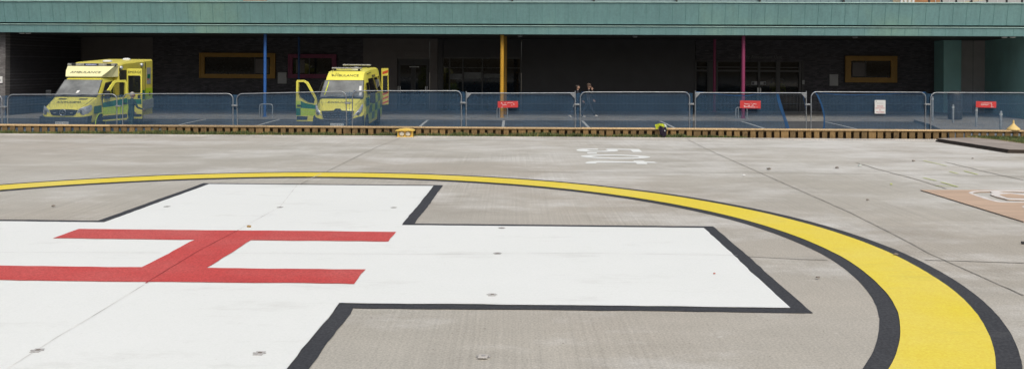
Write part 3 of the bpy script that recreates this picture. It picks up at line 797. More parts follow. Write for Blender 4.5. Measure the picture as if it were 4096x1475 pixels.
for i, (xl, xr, tl, tr, sq, lab) in enumerate(panels):
    dy = (i % 2) * .05 - .02
    L, Rp = fp(xl + 4, tl, dy), fp(xr - 4, tr, dy)
    w = (Rp - L).length; mid = (L + Rp) / 2; gz = cz(mid.x, FY)
    hgt = mid.z - gz - .0
    tilt = math.atan2(Rp.z - L.z, Rp.x - L.x)
    e = empty('fence_panel', (mid.x, FY + dy, gz), lab, 'fence', 'steel mesh fence panels behind the timber barrier', (0, -tilt, 0))
    e2 = (mid.x, FY + dy, gz)
    hw_ = w / 2; r_ = .0165; cr_ = .17
    bm = BM()
    if sq:
        for sx_ in (-1, 1): tube(bm, [(sx_ * hw_, 0, .03), (sx_ * hw_, 0, hgt + .05)], r_, 10)
        tube(bm, [(-hw_, 0, hgt - .012), (hw_, 0, hgt - .012)], r_ * .9, 10); tube(bm, [(-hw_, 0, .15), (hw_, 0, .15)], r_ * .9, 10)
        fr = obj('frame', bm, M['steel'], e, 60)
        for sx_ in (-1, 1):
            bm = BM(); prism(bm, [(sx_ * hw_, -.006, hgt - .02), (sx_ * (hw_ - .16), -.006, hgt - .02), (sx_ * hw_, -.006, hgt - .2)], (0, .012, 0)); obj('gusset', bm, M['steel'], e)
    else:
        pts = [(-hw_, 0, .03)]
        for k in range(7): t = math.pi - k / 6 * math.pi / 2; pts.append((-hw_ + cr_ + cr_ * math.cos(t), 0, hgt - cr_ + cr_ * math.sin(t)))
        for k in range(7): t = math.pi / 2 - k / 6 * math.pi / 2; pts.append((hw_ - cr_ + cr_ * math.cos(t), 0, hgt - cr_ + cr_ * math.sin(t)))
        pts.append((hw_, 0, .03)); bm = BM(); tube(bm, pts, r_, 10); tube(bm, [(-hw_, 0, .15), (hw_, 0, .15)], r_ * .9, 10)
        obj('frame', bm, M['steel'], e, 60)
    bm = BM(); k = -hw_ + .05
    while k < hw_ - .03:
        ins = max(0, cr_ - (hw_ - abs(k))) if not sq else 0
        zt = hgt - (cr_ - math.sqrt(max(0, cr_ * cr_ - ins * ins)) if ins else 0)
        box(bm, (k - .0013, -.0013, .16), (k + .0013, .0013, zt - .012)); k += .042
    z = .32
    while z < hgt - .05:
        box(bm, (-hw_, -.0055, z - .0018), (hw_, -.0019, z + .0018)); z += .26
    obj('mesh_infill', bm, M['mesh'], e)
    if i < 9:
        bm = BM(); zc = hgt - .36
        box(bm, (hw_ - .035, -.045, zc - .025), (hw_ + .13, -.022, zc + .025), 0, .004); box(bm, (hw_ - .035, .022, zc - .02), (hw_ + .13, .04, zc + .02)); lathe(bm, [(.012, -.06), (.012, .055)], (hw_ + .048, 0, zc), 'Y', 8)
        obj('clamp', bm, M['steel'], e)
    # feet
    if i < 9:
        bm = BM(); box(bm, (hw_ - .28, -.11, .0), (hw_ + .38, .11, .13), 0, .03); obj('foot_block', bm, M['black_plastic'], e)
    # netting
    ne = empty('debris_netting', (mid.x, FY + dy + .035, gz), netlab[i], 'netting', 'blue netting hung on the fence panels', (0, -tilt, 0))
    bm = BM(); nx, nz = 36, 16; g = []
    hang = None
    if i in net_edges: hang = [((fp(a_, b_, dy) - Vector(e2))) for a_, b_ in net_edges[i][0]]
    for b in range(nz + 1):
        row = []
        for a_ in range(nx + 1):
            u = a_ / nx; v = b / nz
            if i == 7:
                top = Vector((-hw_ + .02, 0, 0)).lerp(Vector((hang[-1].x, 0, 0)), u); bot_x = -hw_ + .02 + (fp(3178, 512).x - mid.x + hw_ - .02) * u * 1.0
                bot_x = -hw_ + .02 + ((fp(3190, 530).x - mid.x) + hw_) * u
                x = top.x + (bot_x - top.x) * v
            elif i == 8:
                le = -hw_ + .10 + .30 * math.sin(math.pi * min(1, v * 1.05)) ** .8
                x = le + (hw_ + .05 - le) * u
            else: x = -hw_ - .105 + (2 * hw_ + .21) * u
            zt = hgt - .012
            if hang:
                xx = x if i == 8 else (-hw_ + .02 + (hang[-1].x + hw_ - .02) * u)
                for p, q2 in zip(hang, hang[1:]):
                    if p.x <= xx <= q2.x: zt = p.z + (q2.z - p.z) * (xx - p.x) / (q2.x - p.x) - .0; break
                else: zt = hang[0].z if xx < hang[0].x else hang[-1].z
            else: zt -= .018 * (1 + noise.noise(Vector((x * 1.2 + i * 9, 0, 0)))) + .004 * noise.noise(Vector((x * 9, i, 0)))
            z = zt + (.1 - zt) * v
            y = .02 * noise.noise(Vector((x * 1.3 + i * 5, z * .9, 0))) + .008 * noise.noise(Vector((x * 6 + i, z * 1.2, 4)))
            row.append(bm.verts.new((x, abs(y), z)))
        g.append(row)
    for b in range(nz):
        for a_ in range(nx): bm.faces.new((g[b][a_], g[b][a_ + 1], g[b + 1][a_ + 1], g[b + 1][a_]))
    obj('net_sheet', bm, M['net'], ne, 80)
    hem = BM()
    pts = [Vector(v) for v in ()]
    if i in (5, 6, 7, 8, 4):      # thicker hem, visible as a brighter blue line
        bm2 = BM(); n2 = 30; hw2 = .030 if i in (7, 8) else .012; prev = None
        for a_ in range(n2 + 1):
            u = a_ / n2; x = -hw_ + .03 + 2 * (hw_ - .04) * u
            if i == 7: x = -hw_ + .02 + (hang[-1].x + hw_ - .02) * u
            if i == 8: x = -hw_ + .12 + (2 * hw_ - .12) * u
            zt = hgt + .004 * noise.noise(Vector((x * 3, i, 0)))
            if hang:
                for p, q2 in zip(hang, hang[1:]):
                    if p.x <= x <= q2.x: zt = p.z + (q2.z - p.z) * (x - p.x) / (q2.x - p.x); break
                else: zt = hang[0].z if x < hang[0].x else hang[-1].z
            pr = (bm2.verts.new((x, -.004, zt + .004)), bm2.verts.new((x, -.006, zt - hw2)))
            if prev: bm2.faces.new((prev[0], pr[0], pr[1], prev[1]))
            prev = pr
        obj('hem', bm2, M['net_fold'], ne)
    if i == 7:
        bm2 = BM(); prev = None
        for k in range(13):
            v = k / 12; zt = hang[-1].z + (.1 - hang[-1].z) * v
            x = hang[-1].x + (fp(3190, 530).x - mid.x - hang[-1].x) * v; ww = .05 + .10 * v + .02 * math.sin(v * 9)
            pr = (bm2.verts.new((x - ww, -.012, zt)), bm2.verts.new((x + .02, -.02 + .02 * math.sin(v * 7), zt)))
            if prev: bm2.faces.new((prev[0], pr[0], pr[1], prev[1]))
            prev = pr
        obj('folded_edge', bm2, M['net_fold'], ne)
        bm2 = BM(); a3 = fp(3213, 374) - Vector(e2); b3 = fp(3228, 450) - Vector(e2); tube(bm2, [(a3.x, -.03, a3.z), (b3.x, -.03, b3.z)], .006, 6); obj('loose_cord', bm2, M['net_fold'], ne)
    if i == 8:
        bm2 = BM(); prev = None
        for k in range(15):
            v = k / 14; le = -hw_ + .10 + .30 * math.sin(math.pi * min(1, v * 1.05)) ** .8
            z = hang[0].z + (.1 - hang[0].z) * v
            pr = (bm2.verts.new((le - .012, -.006, z)), bm2.verts.new((le + .045, -.006, z)))
            if prev: bm2.faces.new((prev[0], pr[0], pr[1], prev[1]))
            prev = pr
        obj('folded_edge', bm2, M['net_fold'], ne)

def sign(name, x0, y0_, x1, y1_, lab, mface, rot=0):
    c = fp((x0 + x1) / 2, (y0_ + y1_) / 2, -.07); s = (FY - .07) / F
    w, h_ = (x1 - x0) * s, (y1_ - y0_) * s
    e = empty(name, c, lab, 'sign', None, (0, R(rot), 0))
    bm = BM(); box(bm, (-w / 2, 0, -h_ / 2), (w / 2, .008, h_ / 2), 0, .002); obj('board', bm, mface, e)
    bm = BM()
    for sx_ in (-1, 1): box(bm, (sx_ * (w / 2 - .012) - .004, -.006, h_ / 2 - .03), (sx_ * (w / 2 - .012) + .004, .05, h_ / 2 - .02))
    obj('cable_tie', bm, M['white'], e)
    return e, w, h_
def strokes(bm, pts, w):
    for p, q2 in zip(pts, pts[1:]):
        p, q2 = Vector((p[0], 0, p[1])), Vector((q2[0], 0, q2[1])); d = (q2 - p).normalized(); n = Vector((-d.z, 0, d.x)) * w / 2
        f = [p - n, q2 - n, q2 + n, p + n]
        face(bm, [(k.x, -.003, k.z) for k in f])
def writing(e, w, h_, rows, lines, sw):
    # unreadable handwriting-like print: the same light strokes where the photo shows them
    bm = BM()
    for l in lines: strokes(bm, [(-w / 2 + x * w, h_ / 2 - y * h_) for x, y in l], sw)
    obj('faded_print', bm, M['ink_white'], e)
s1 = [[(.16, .40), (.19, .22), (.24, .42)], [(.33, .26), (.36, .36), (.40, .26)], [(.46, .33), (.55, .22), (.62, .28), (.74, .22)], [(.22, .62), (.30, .55), (.44, .58)], [(.76, .40), (.80, .32), (.80, .62)], [(.66, .60), (.72, .66)], [(.18, .92), (.25, .95)]]
s2 = [[(.20, .38), (.30, .44), (.48, .46)], [(.52, .34), (.55, .38)], [(.58, .50), (.68, .40), (.80, .46)], [(.18, .62), (.22, .72), (.26, .60)], [(.38, .72), (.44, .60), (.48, .72)], [(.55, .74), (.58, .64), (.66, .62)], [(.18, .84), (.34, .78), (.50, .84), (.74, .83)], [(.80, .84), (.84, .82)]]
s3 = [[(.24, .36), (.34, .30), (.50, .28), (.66, .26)], [(.24, .52), (.32, .62), (.40, .50), (.52, .58), (.62, .46)], [(.66, .30), (.78, .24), (.74, .44), (.80, .56), (.76, .72)], [(.74, .86), (.86, .86)]]
for x0, y0_, x1, y1_, lab, st, ro in ((1991, 405, 2072, 431, 'red rectangular sign with faded white print on the fence at the amber column', s1, -1),
        (2960, 403, 3043, 434, 'red rectangular sign with two lines of faded print on the fence at the pink column', s2, 0.6),
        (3904, 406, 3985, 431, 'red rectangular sign with faded white print among the bollards at right', s3, .8)):
    e, w, h_ = sign('red_sign', x0, y0_, x1, y1_, lab, M['sign_red'], ro)
    e['group'] = 'red signs tied to the fence'
    writing(e, w, h_, 2, st, .012)
e, w, h_ = sign('white_notice', 3499, 401, 3542, 455, 'white notice with red capitals tied to the blue netting', M['white'], 0)
for t, zz, ww in (('DANGER', .05, .6), ('DEMOLITION', -.095, .86), ('IN', -.24, .14), ('PROGRESS', -.39, .78)):
    text('notice_text', t, h_ * .13, plane_mtx((0, -.003, zz * h_), (1, 0, 0), (0, 0, 1)), M['ink_red'], e, .0005, width=ww * w)
bm = BM(); box(bm, (-w * .42, -.004, h_ * .36), (-w * .32, -.001, h_ * .46)); box(bm, (w * .38, -.004, h_ * .40), (w * .44, -.001, h_ * .42))
for zz in (.2, .25, .3, .38): box(bm, (-w * .3, -.003, h_ * zz), (w * .3, -.001, h_ * (zz + .012)))
obj('small_print', bm, mat('pale_grey_print', (.45, .46, .48), .7), e)

# ------------------------------------------------------------------ hospital building (local axes: along the front, into the depth, up)
BR = -math.atan(BS)
hb = empty('hospital_building', (0, 44.2, 0), 'long low hospital block with green metal fascia over a deep dark undercroft', 'building', None, (0, 0, BR))
ZS, ZT = 3.19, 4.73
def q4(bm, a, b, c, d, mi=0): face(bm, [a, b, c, d], mi)
bm = BM(); hexa(bm, [(-40, .20, 3.70), (40, .20, 3.70), (40, .6, 3.70), (-40, .6, 3.70)], [(-40, 0, ZT), (40, 0, ZT), (40, .6, ZT), (-40, .6, ZT)])
u = -40
while u < 40:
    hexa(bm, [(u - .010, .190, 3.70), (u + .010, .190, 3.70), (u + .010, .20, 3.70), (u - .010, .20, 3.70)], [(u - .010, -.010, ZT - .004), (u + .010, -.010, ZT - .004), (u + .010, 0, ZT - .004), (u - .010, 0, ZT - .004)], 1); u += .628
obj('upper_fascia', bm, [M['copper'], M['seam']], hb)
bm = BM(); hexa(bm, [(-40, .16, ZS), (40, .16, ZS), (40, .8, ZS), (-40, .8, ZS)], [(-40, .10, 3.60), (40, .10, 3.60), (40, .8, 3.60), (-40, .8, 3.60)])
u = -40 + .3
while u < 40:
    hexa(bm, [(u - .010, .152, ZS + .004), (u + .010, .152, ZS + .004), (u + .010, .16, ZS + .004), (u - .010, .16, ZS + .004)], [(u - .010, .092, 3.597), (u + .010, .092, 3.597), (u + .010, .10, 3.597), (u - .010, .10, 3.597)], 1); u += .628
obj('lower_fascia', bm, [M['copper'], M['seam']], hb)
bm = BM(); box(bm, (-40, .34, 3.603), (40, .8, 3.697)); obj('fascia_groove', bm, M['groove'], hb)
bm = BM(); box(bm, (-40, .055, 3.585), (40, .098, 3.612)); obj('drip_edge', bm, M['flash'], hb)
bm = BM(); u = -40
while u < 40:
    d = random.uniform(-.004, .006); box(bm, (u, -.05, ZT + d), (u + 2.0, .5, ZT + .035 + d)); u += 2.004
obj('roof_flashing', bm, M['flash'], hb)
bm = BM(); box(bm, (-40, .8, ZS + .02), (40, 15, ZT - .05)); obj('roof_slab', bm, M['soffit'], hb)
WD = 8.4
def wall(name, p0, p1, m, d=WD, t=.3, z0=-1.2, z1=ZS + .02, py=300):
    bm = BM(); box(bm, (bu(p0, d, py), d, z0), (bu(p1, d, py), d + t, z1)); return obj(name, bm, m, hb)
def wbox(bm, p0, p1, y0_, y1_, d, t, mi=0):        # photo rectangle set on the wall at depth d, thickness t towards the viewer
    u0, u1 = bu(p0, d, y0_), bu(p1, d, y0_); za, zb_ = bz((p0 + p1) / 2, y1_, d), bz((p0 + p1) / 2, y0_, d)
    box(bm, (u0, d - t, za), (u1, d, zb_), mi)
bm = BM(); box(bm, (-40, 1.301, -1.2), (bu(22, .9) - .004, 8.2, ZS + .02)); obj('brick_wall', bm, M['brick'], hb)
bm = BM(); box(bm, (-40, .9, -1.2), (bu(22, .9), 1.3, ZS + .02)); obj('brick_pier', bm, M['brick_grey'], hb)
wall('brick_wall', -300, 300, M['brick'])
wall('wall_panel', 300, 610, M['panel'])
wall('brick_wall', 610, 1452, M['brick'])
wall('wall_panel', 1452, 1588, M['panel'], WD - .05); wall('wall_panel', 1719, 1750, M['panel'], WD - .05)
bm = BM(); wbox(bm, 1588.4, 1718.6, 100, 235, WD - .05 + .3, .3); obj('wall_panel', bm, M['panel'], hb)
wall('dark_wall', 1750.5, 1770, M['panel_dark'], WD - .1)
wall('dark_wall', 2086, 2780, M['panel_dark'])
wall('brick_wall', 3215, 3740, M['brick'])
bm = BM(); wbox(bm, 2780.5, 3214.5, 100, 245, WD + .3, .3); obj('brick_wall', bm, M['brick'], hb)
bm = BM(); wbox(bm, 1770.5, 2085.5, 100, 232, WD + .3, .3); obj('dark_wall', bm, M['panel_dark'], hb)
# windows with deep coloured surrounds
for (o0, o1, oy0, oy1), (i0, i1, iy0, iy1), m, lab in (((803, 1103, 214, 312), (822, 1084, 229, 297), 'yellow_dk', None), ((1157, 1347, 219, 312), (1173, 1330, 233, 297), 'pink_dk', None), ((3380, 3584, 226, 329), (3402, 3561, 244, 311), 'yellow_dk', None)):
    d = WD
    u0, u1, za, zb_ = bu(o0, d), bu(o1, d), bz((o0 + o1) / 2, oy1, d), bz((o0 + o1) / 2, oy0, d)
    a0, a1, zc, zd = bu(i0, d), bu(i1, d), bz((o0 + o1) / 2, iy1, d), bz((o0 + o1) / 2, iy0, d)
    w = empty('window', (0, 0, 0)); w.parent = hb
    if m == 'pink_dk': w['label'] = 'pink-framed window'
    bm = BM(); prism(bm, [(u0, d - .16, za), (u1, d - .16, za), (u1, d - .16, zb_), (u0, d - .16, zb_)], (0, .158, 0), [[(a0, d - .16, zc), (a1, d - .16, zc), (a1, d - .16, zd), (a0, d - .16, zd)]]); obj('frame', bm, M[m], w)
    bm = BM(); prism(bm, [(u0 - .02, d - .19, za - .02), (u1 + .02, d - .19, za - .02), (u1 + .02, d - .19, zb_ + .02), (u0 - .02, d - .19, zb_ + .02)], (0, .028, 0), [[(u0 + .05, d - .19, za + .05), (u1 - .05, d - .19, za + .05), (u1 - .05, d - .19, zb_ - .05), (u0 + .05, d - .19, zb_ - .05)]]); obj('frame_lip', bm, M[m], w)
    bm = BM(); box(bm, (a0 + .001, d - .05, zc + .001), (a1 - .001, d - .03, zd - .001)); obj('pane', bm, M['glass'], w)
    bm = BM(); mids = [.42] if m == 'pink_dk' else ([.76] if o0 < 2000 else [.38])
    for k in mids: box(bm, (a0 + (a1 - a0) * k - .03, d - .075, zc + .002), (a0 + (a1 - a0) * k + .03, d - .0505, zd - .002))
    obj('mullion', bm, M['frame_dark'], w)
    bm = BM(); k0, k1 = ((.77, .97) if m == 'yellow_dk' and o0 < 2000 else (.08, .30) if m == 'pink_dk' else (.05, .36))
    box(bm, (a0 + (a1 - a0) * k0, d - .056, zc + .06), (a0 + (a1 - a0) * k1, d - .0515, zd - .1)); obj('window_blind', bm, M['panel'], w)
# double door with bar handles
dd = empty('double_door', (0, 0, 0)); dd.parent = hb
bm = BM(); wbox(bm, 1588.6, 1718.4, 235.5, 520, WD + .15, .04); obj('door_frame', bm, M['frame_dark'], dd)
for p0, p1 in ((1594, 1652), (1655, 1713)):
    bm = BM(); wbox(bm, p0, p1, 246, 500, WD + .1, .05); lf = obj('door_leaf', bm, M['panel_dark'], dd)
    bm = BM(); wbox(bm, p0 + 8, p1 - 8, 262, 420, WD + .049, .008); obj('pane', bm, M['glass'], lf)
for p in (1593, 1600.5, 1702, 1708.5):
    bm = BM(); u0 = bu(p, WD - .05, 350); tube(bm, [(u0, WD - .07, bz(p, 372, WD - .05)), (u0, WD - .07, bz(p, 345, WD - .05))], .025, 8); obj('handle', bm, M['white'], dd)
bm = BM(); wbox(bm, 1638, 1676, 266.5, 270, WD + .03, .03); obj('door_closer', bm, M['steel'], dd)
# shop-front glazing left of the amber column
gz = empty('glazed_screen', (0, 0, 0)); gz.parent = hb
bm = BM(); wbox(bm, 1770.6, 2085.4, 232.5, 520, WD + .06, .02); obj('pane', bm, M['glass'], gz)
bm = BM()
for p in (1772, 1799, 1852, 1930, 2010, 2083): wbox(bm, p - 2.5, p + 2.5, 232.6, 515, WD + .038, .07)
for y in (272, 234, 420): wbox(bm, 1770.7, 2085.3, y - 1.6, y + 1.6, WD + .03, .055)
obj('frame', bm, M['frame_dark'], gz)
bm = BM()
for p0, p1, y0_, y1_ in ((1801, 1849, 296, 318), (1856, 1926, 290, 316), (1934, 2003, 296, 312)): wbox(bm, p0, p1, y0_, y1_, WD + .037, .004)  # pale patches painting the dim reflections seen in the glazing
obj('reflection_patch', bm, mat('dull_glass_reflection', (.10, .11, .115), .5, .4, 1.5), gz)
# entrance lobby
en = empty('glazed_entrance', (0, 0, 0)); en.parent = hb
bm = BM(); wbox(bm, 2780.6, 3214.4, 245.5, 520, WD + .06, .02); obj('pane', bm, M['glass_see'], en)
bm = BM()
for p, w in ((2783, 3), (2840, 11), (2868, 3), (2966, 5), (3036, 4), (3112, 8), (3200, 5), (3211, 3)): wbox(bm, p - w, p + w, 245.6, 515, WD + .038, .09)
for y, w in ((247, 1.5), (270, 2), (284, 4)): wbox(bm, 2780.7, 3214.3, y - w, y + w, WD + .035, .06)
obj('frame', bm, M['frame_dark'], en)
for p0, p1, sp_ in ((3006, 3029, 3012), (3041, 3064, 3058)):
    bm = BM(); wbox(bm, p0, p1, 327, 339.5, WD - .03, .006); ds = obj('door_sticker', bm, M['board_grey'], en)
    bm = BM(); u0 = bu(sp_, WD, 333); lathe(bm, [(.07, WD - .042), (.07, WD - .0365)], (u0, 0, bz(sp_, 333.5, WD)), 'Y', 18); obj('roundel', bm, M['ink_dark'], ds)
for p in (3031, 3040.5):
    bm = BM(); u0 = bu(p, WD, 350); box(bm, (u0 - .035, WD - .1, bz(p, 380, WD)), (u0 + .035, WD - .07, bz(p, 352, WD))); obj('handle', bm, M['white'], en)
bm = BM(); ua, ub = bu(2700, WD + 4), bu(3330, WD + 4); box(bm, (ua, WD + 4.2, -1), (ub, WD + 4.5, ZS)); obj('lobby_wall', bm, M['panel'], en)
bm = BM(); box(bm, (ua, WD + .31, -1), (ub, WD + 4.15, -.80)); obj('lobby_floor', bm, M['panel'], en)
bm = BM(); u0, u1 = bu(3138, WD + 1.5), bu(3200, WD + 1.5); box(bm, (u0, WD + 1.6, -.79), (u1, WD + 2.2, bz(3170, 336, WD + 1.6))); box(bm, (u0 - .05, WD + 1.55, bz(3170, 336, WD + 1.6) + .002), (u1, WD + 2.25, bz(3170, 333, WD + 1.6))); obj('reception_desk', bm, mat('oak_veneer', (.26, .17, .08), .5, .2, 3), en)
# lettering over the doors
c = Vector((bu(3041, WD), WD - .02, bz(3041, 229, WD)))
text('entrance_lettering', 'Frailty Assessment Unit', .26, plane_mtx(c, (1, 0, 0), (0, 0, 1)), M['letter'], hb, .008, width=bu(3127, WD) - bu(2955, WD))
c = Vector((bu(1652, WD), WD - .07, bz(1652, 219, WD)))
text('entrance_lettering', 'Entrance', .26, plane_mtx(c, (1, 0, 0), (0, 0, 1)), M['letter'], hb, .008, width=bu(1683, WD) - bu(1621, WD))
bm = BM(); p = 1573
while p < 1735:
    w = random.uniform(2.5, 5.5); y1 = random.choice((206.5, 207, 207.5)); 
    if random.random() > .14: wbox(bm, p, p + w * .75, random.choice((201.5, 203, 203.5)), y1, WD - .055, .01)
    p += w + 1
obj('worn_lettering', bm, mat('worn_letters', (.085, .08, .08), .6), hb)
# boards on the walls
for p0, p1, y0_, y1_, d, m, nm in ((1112, 1147, 290.5, 335, WD, 'board_grey', 'notice_board'), (3318, 3352, 298, 343.5, WD, 'board_grey', 'notice_board'), (156, 167.5, 311, 338, WD, 'brick_orange', 'wall_box'), (3208.5, 3217.5, 321, 338, WD - .1, 'board_grey', 'entry_panel'), (-60, 11.5, 306, 333, .9, 'white', 'wall_sign')):
    bm = BM(); wbox(bm, p0, p1, y0_, y1_, d - .002, .05); o = obj(nm, bm, M[m] if m in M else m, hb)
    if nm == 'wall_sign':
        text('sign_text', 'al', .16, plane_mtx((bu(3, .9), .9 - .055, bz(3, 321, .9)), (1, 0, 0), (0, 0, 1)), M['ink_dark'], o, .001, width=.13)
# columns
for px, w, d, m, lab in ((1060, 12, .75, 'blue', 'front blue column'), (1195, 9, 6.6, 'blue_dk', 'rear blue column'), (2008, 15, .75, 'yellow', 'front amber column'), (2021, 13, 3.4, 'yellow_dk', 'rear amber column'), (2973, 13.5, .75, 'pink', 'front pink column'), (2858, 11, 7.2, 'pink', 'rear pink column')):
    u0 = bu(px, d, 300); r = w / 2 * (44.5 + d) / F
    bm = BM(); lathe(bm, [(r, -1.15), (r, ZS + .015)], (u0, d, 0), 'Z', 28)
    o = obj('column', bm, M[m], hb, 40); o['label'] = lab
    bm = BM(); lathe(bm, [(r + .05, -1.0), (r + .05, -.86 + .0055 * u0), (r + .001, -.855 + .0055 * u0)], (u0, d, 0), 'Z', 28); obj('base_collar', bm, M[m], o, 40)
# right-hand end: teal piers, grey doors, angled teal wall
M['teal_lit'] = mat('lit_teal_wall', (.24, .45, .44), .55, .12, .8); M['door_lit'] = mat('lit_grey_door', (.46, .43, .43), .5, .15, .7)  # colours brightened to make up for light lost under the canopy
d = 7.1
bm = BM(); box(bm, (bu(3776, d), d, -1.2), (bu(3846, d), WD + .3, ZS + .02)); obj('teal_pier', bm, mat('lit_teal_pier', (.30, .56, .55), .55, .1, .8), hb)  # pier teal brightened further against the canopy's shade
d = 7.6
bm = BM(); box(bm, (bu(3846, d) + .001, d, -1.2), (bu(3942, d) + .3, d + .2, bz(3895, 156, d))); sd = obj('service_door', bm, M['door_lit'], hb)
bm = BM(); u0 = bu(3893, d); box(bm, (u0 - .008, d - .006, -1), (u0 + .008, d - .001, bz(3895, 157, d))); obj('door_gap', bm, M['groove'], sd)
bm = BM(); box(bm, (bu(3846, d) + .001, d, bz(3895, 155.5, d)), (bu(3942, d) + .3, d + .2, ZS + .02)); obj('door_header', bm, M['soffit'], hb)
pA = (bu(3941, d), d); pB = (bu(4100, .9), .9)
bm = BM(); hexa(bm, [(pA[0], pA[1], -1.2), (pB[0], pB[1], -1.2), (pB[0] + 3, pB[1], -1.2), (pA[0] + 3, pA[1] + 4, -1.2)], [(pA[0], pA[1], ZS + .02), (pB[0], pB[1], ZS + .02), (pB[0] + 3, pB[1], ZS + .02), (pA[0] + 3, pA[1] + 4, ZS + .02)]); obj('angled_wall', bm, M['teal_lit'], hb)
for px, d in ((88, .95), (113, .95), (4018, .95), (4051, .95), (2080, 2.5), (2540, 2.5), (3420, 2.2)):
    bm = BM(); lathe(bm, [(.13, ZS + .018), (.13, ZS - .03), (.09, ZS - .055)], (bu(px, d), d, 0), 'Z', 18); obj('ceiling_light', bm, M['white'] if d < 1 else M['steel'], hb, 50)
# upper storey set back on the roof
us = empty('upper_storey', (0, 44.2, 0), 'set-back upper storey with blue-grey metal cladding and dark posts above the green fascia', 'building', None, (0, 0, BR))
UD = 7.0
def ubox(bm, p0, p1, z0, z1, d=UD, t=.3): box(bm, (bu(p0, d, 5), d, z0), (bu(p1, d, 5), d + t, z1))
bm = BM(); ubox(bm, 1068, 3572, ZT, 7.5); u = bu(1068, UD, 5)
while u < bu(3570, UD, 5): box(bm, (u, UD - .03, ZT), (u + .03, UD - .001, 7.5)); u += .42
obj('metal_cladding', bm, M['zinc'], us)
bm = BM(); ubox(bm, 972, 1067.5, ZT, 7.5); obj('brick_panel', bm, mat('brown_brick', (.26, .17, .13), .8, .2, 4), us)
bm = BM(); ubox(bm, -600, 971.5, ZT, 7.2, UD + 1.5); obj('green_cladding', bm, M['wall_teal'], us)
bm = BM(); ubox(bm, 3572.5, 3650, ZT, 7.5); obj('rendered_wall', bm, M['cream'], us)
bm = BM(); ubox(bm, 3650.5, 3760, ZT, 7.5); obj('orange_brick_wall', bm, M['brick_orange'], us)
bm = BM(); ubox(bm, 3760.5, 4300, ZT, 7.5, UD + .5); obj('white_wall', bm, mat('pale_grey_panel', (.42, .43, .43), .7, .08, 2), us)
for px in (2049, 2376, 2707, 3040, 3376):
    bm = BM(); ubox(bm, px - 3.5, px + 3.5, ZT, 7.4, UD - .25, .1); obj('post', bm, M['frame_dark'], us)
bm = BM(); p0, p1 = bu(3600, UD - .6, 5), bu(3650, UD - .6, 5)
for k in range(4): box(bm, (p0 + (p1 - p0) * k / 3.2, UD - .7, ZT), (p0 + (p1 - p0) * (k + .55) / 3.2, UD - .6, 6.4))
obj('louvre', bm, M['white'], us)
rr = empty('roof_railing', (0, 44.2, 0), 'dark post roof railing with pale panels above the right end of the green fascia', 'railing', None, (0, 0, BR))
RD = 2.5
for px in (3718, 3768, 3826, 3888, 3950, 4028, 4090, 4150):
    bm = BM(); ubox(bm, px - 3, px + 3, ZT, 6.0, RD, .07); obj('post', bm, M['frame_dark'], rr)
bm = BM()
for px in (3743, 3797, 3857, 3919, 3990, 4060): ubox(bm, px - .8, px + .8, ZT, 5.9, RD + .08, .03)
obj('bar', bm, M['white'], rr)
bm = BM(); za, zb_ = ZT + .02, ZT + .45; u0, u1 = bu(3740, RD, 5), bu(4150, RD, 5)
hexa(bm, [(u0, RD + .12, za), (u1, RD + .12, zb_ + .2), (u1, RD + .16, zb_ + .2), (u0, RD + .16, za)], [(u0, RD + .12, za + .06), (u1, RD + .12, zb_ + .26), (u1, RD + .16, zb_ + .26), (u0, RD + .16, za + .06)]); obj('sloping_rail', bm, M['cream'], rr)

# ------------------------------------------------------------------ posts and rails on the pavement
for px, yt, yb, Y, r, lab in ((3812, 418, 492, 41.0, .045, 'steel bollard left of the red sign at the right end of the fence'), (3905, 429, 508, 38.4, .05, 'steel bollard directly under the red sign at the right'), (4003, 444, 524, 35.8, .05, 'steel bollard nearest the fence beside the yellow cap'), (3730, 386, 480, 42.5, .04, 'taller thin steel post just right of the fence joint')):
    b = at(px, yb, Y); t = at(px, yt, Y)
    e = empty('bollard', (b.x, b.y, b.z), lab, 'bollard', 'steel bollards behind the fence')
    hh = t.z - b.z
    bm = BM(); lathe(bm, [(r, -.35), (r, hh - .02), (r * .7, hh)], (0, 0, 0), 'Z', 16); obj('post', bm, M['steel_dull'], e, 50)
    bm = BM(); lathe(bm, [(r + .012, hh - .16), (r + .012, hh - .10)], (0, 0, 0), 'Z', 16); obj('band', bm, M['reflect'], e, 50)
for p0, p1, yt, yb, lab in ((1038, 1090, 417, 466, 'low steel hoop rail at the foot of the front blue column'), (1988, 2030, 428, 470, 'low steel hoop rail at the foot of the front amber column'), (2943, 2988, 430, 475, 'low steel hoop rail at the foot of the front pink column')):
    A, B = bl(p0, .45, yb), bl(p1, .45, yb); zt = bz((p0 + p1) / 2, yt, .45); zb_ = pz(A.x) - .05
    mid = (A + B) / 2
    e = empty('hoop_rail', (mid.x, mid.y, zb_), lab, 'rail', 'hoop rails at the column feet', (0, 0, BR))
    hl_ = (B - A).length / 2; r = .05; h_ = zt - zb_
    pts = [(-hl_, 0, 0), (-hl_, 0, h_ - .1), (-hl_ + .03, 0, h_ - .03), (-hl_ + .1, 0, h_), (hl_ - .1, 0, h_), (hl_ - .03, 0, h_ - .03), (hl_, 0, h_ - .1), (hl_, 0, 0)]
    bm = BM(); tube(bm, pts, .028, 8); obj('tube', bm, M['steel_dull'], e, 60)
    bm = BM(); tube(bm, [(-hl_ + .12, 0, 0), (-hl_ + .12, 0, h_ - .02)], .028, 8); obj('inner_post', bm, M['steel_dull'], e, 60)
b = at(3820, 470, 43.4); e = empty('litter_bin', (b.x, b.y, pz(b.x)), 'dark dome-topped litter bin in front of the teal pier', 'bin')
bm = BM(); lathe(bm, [(.30, .02), (.32, .1), (.33, .9), (.31, .92)], (0, 0, 0), 'Z', 24); obj('bin_body', bm, M['frame_dark'], e, 40)
tz = at(3820, 362, 43.4).z - pz(b.x)
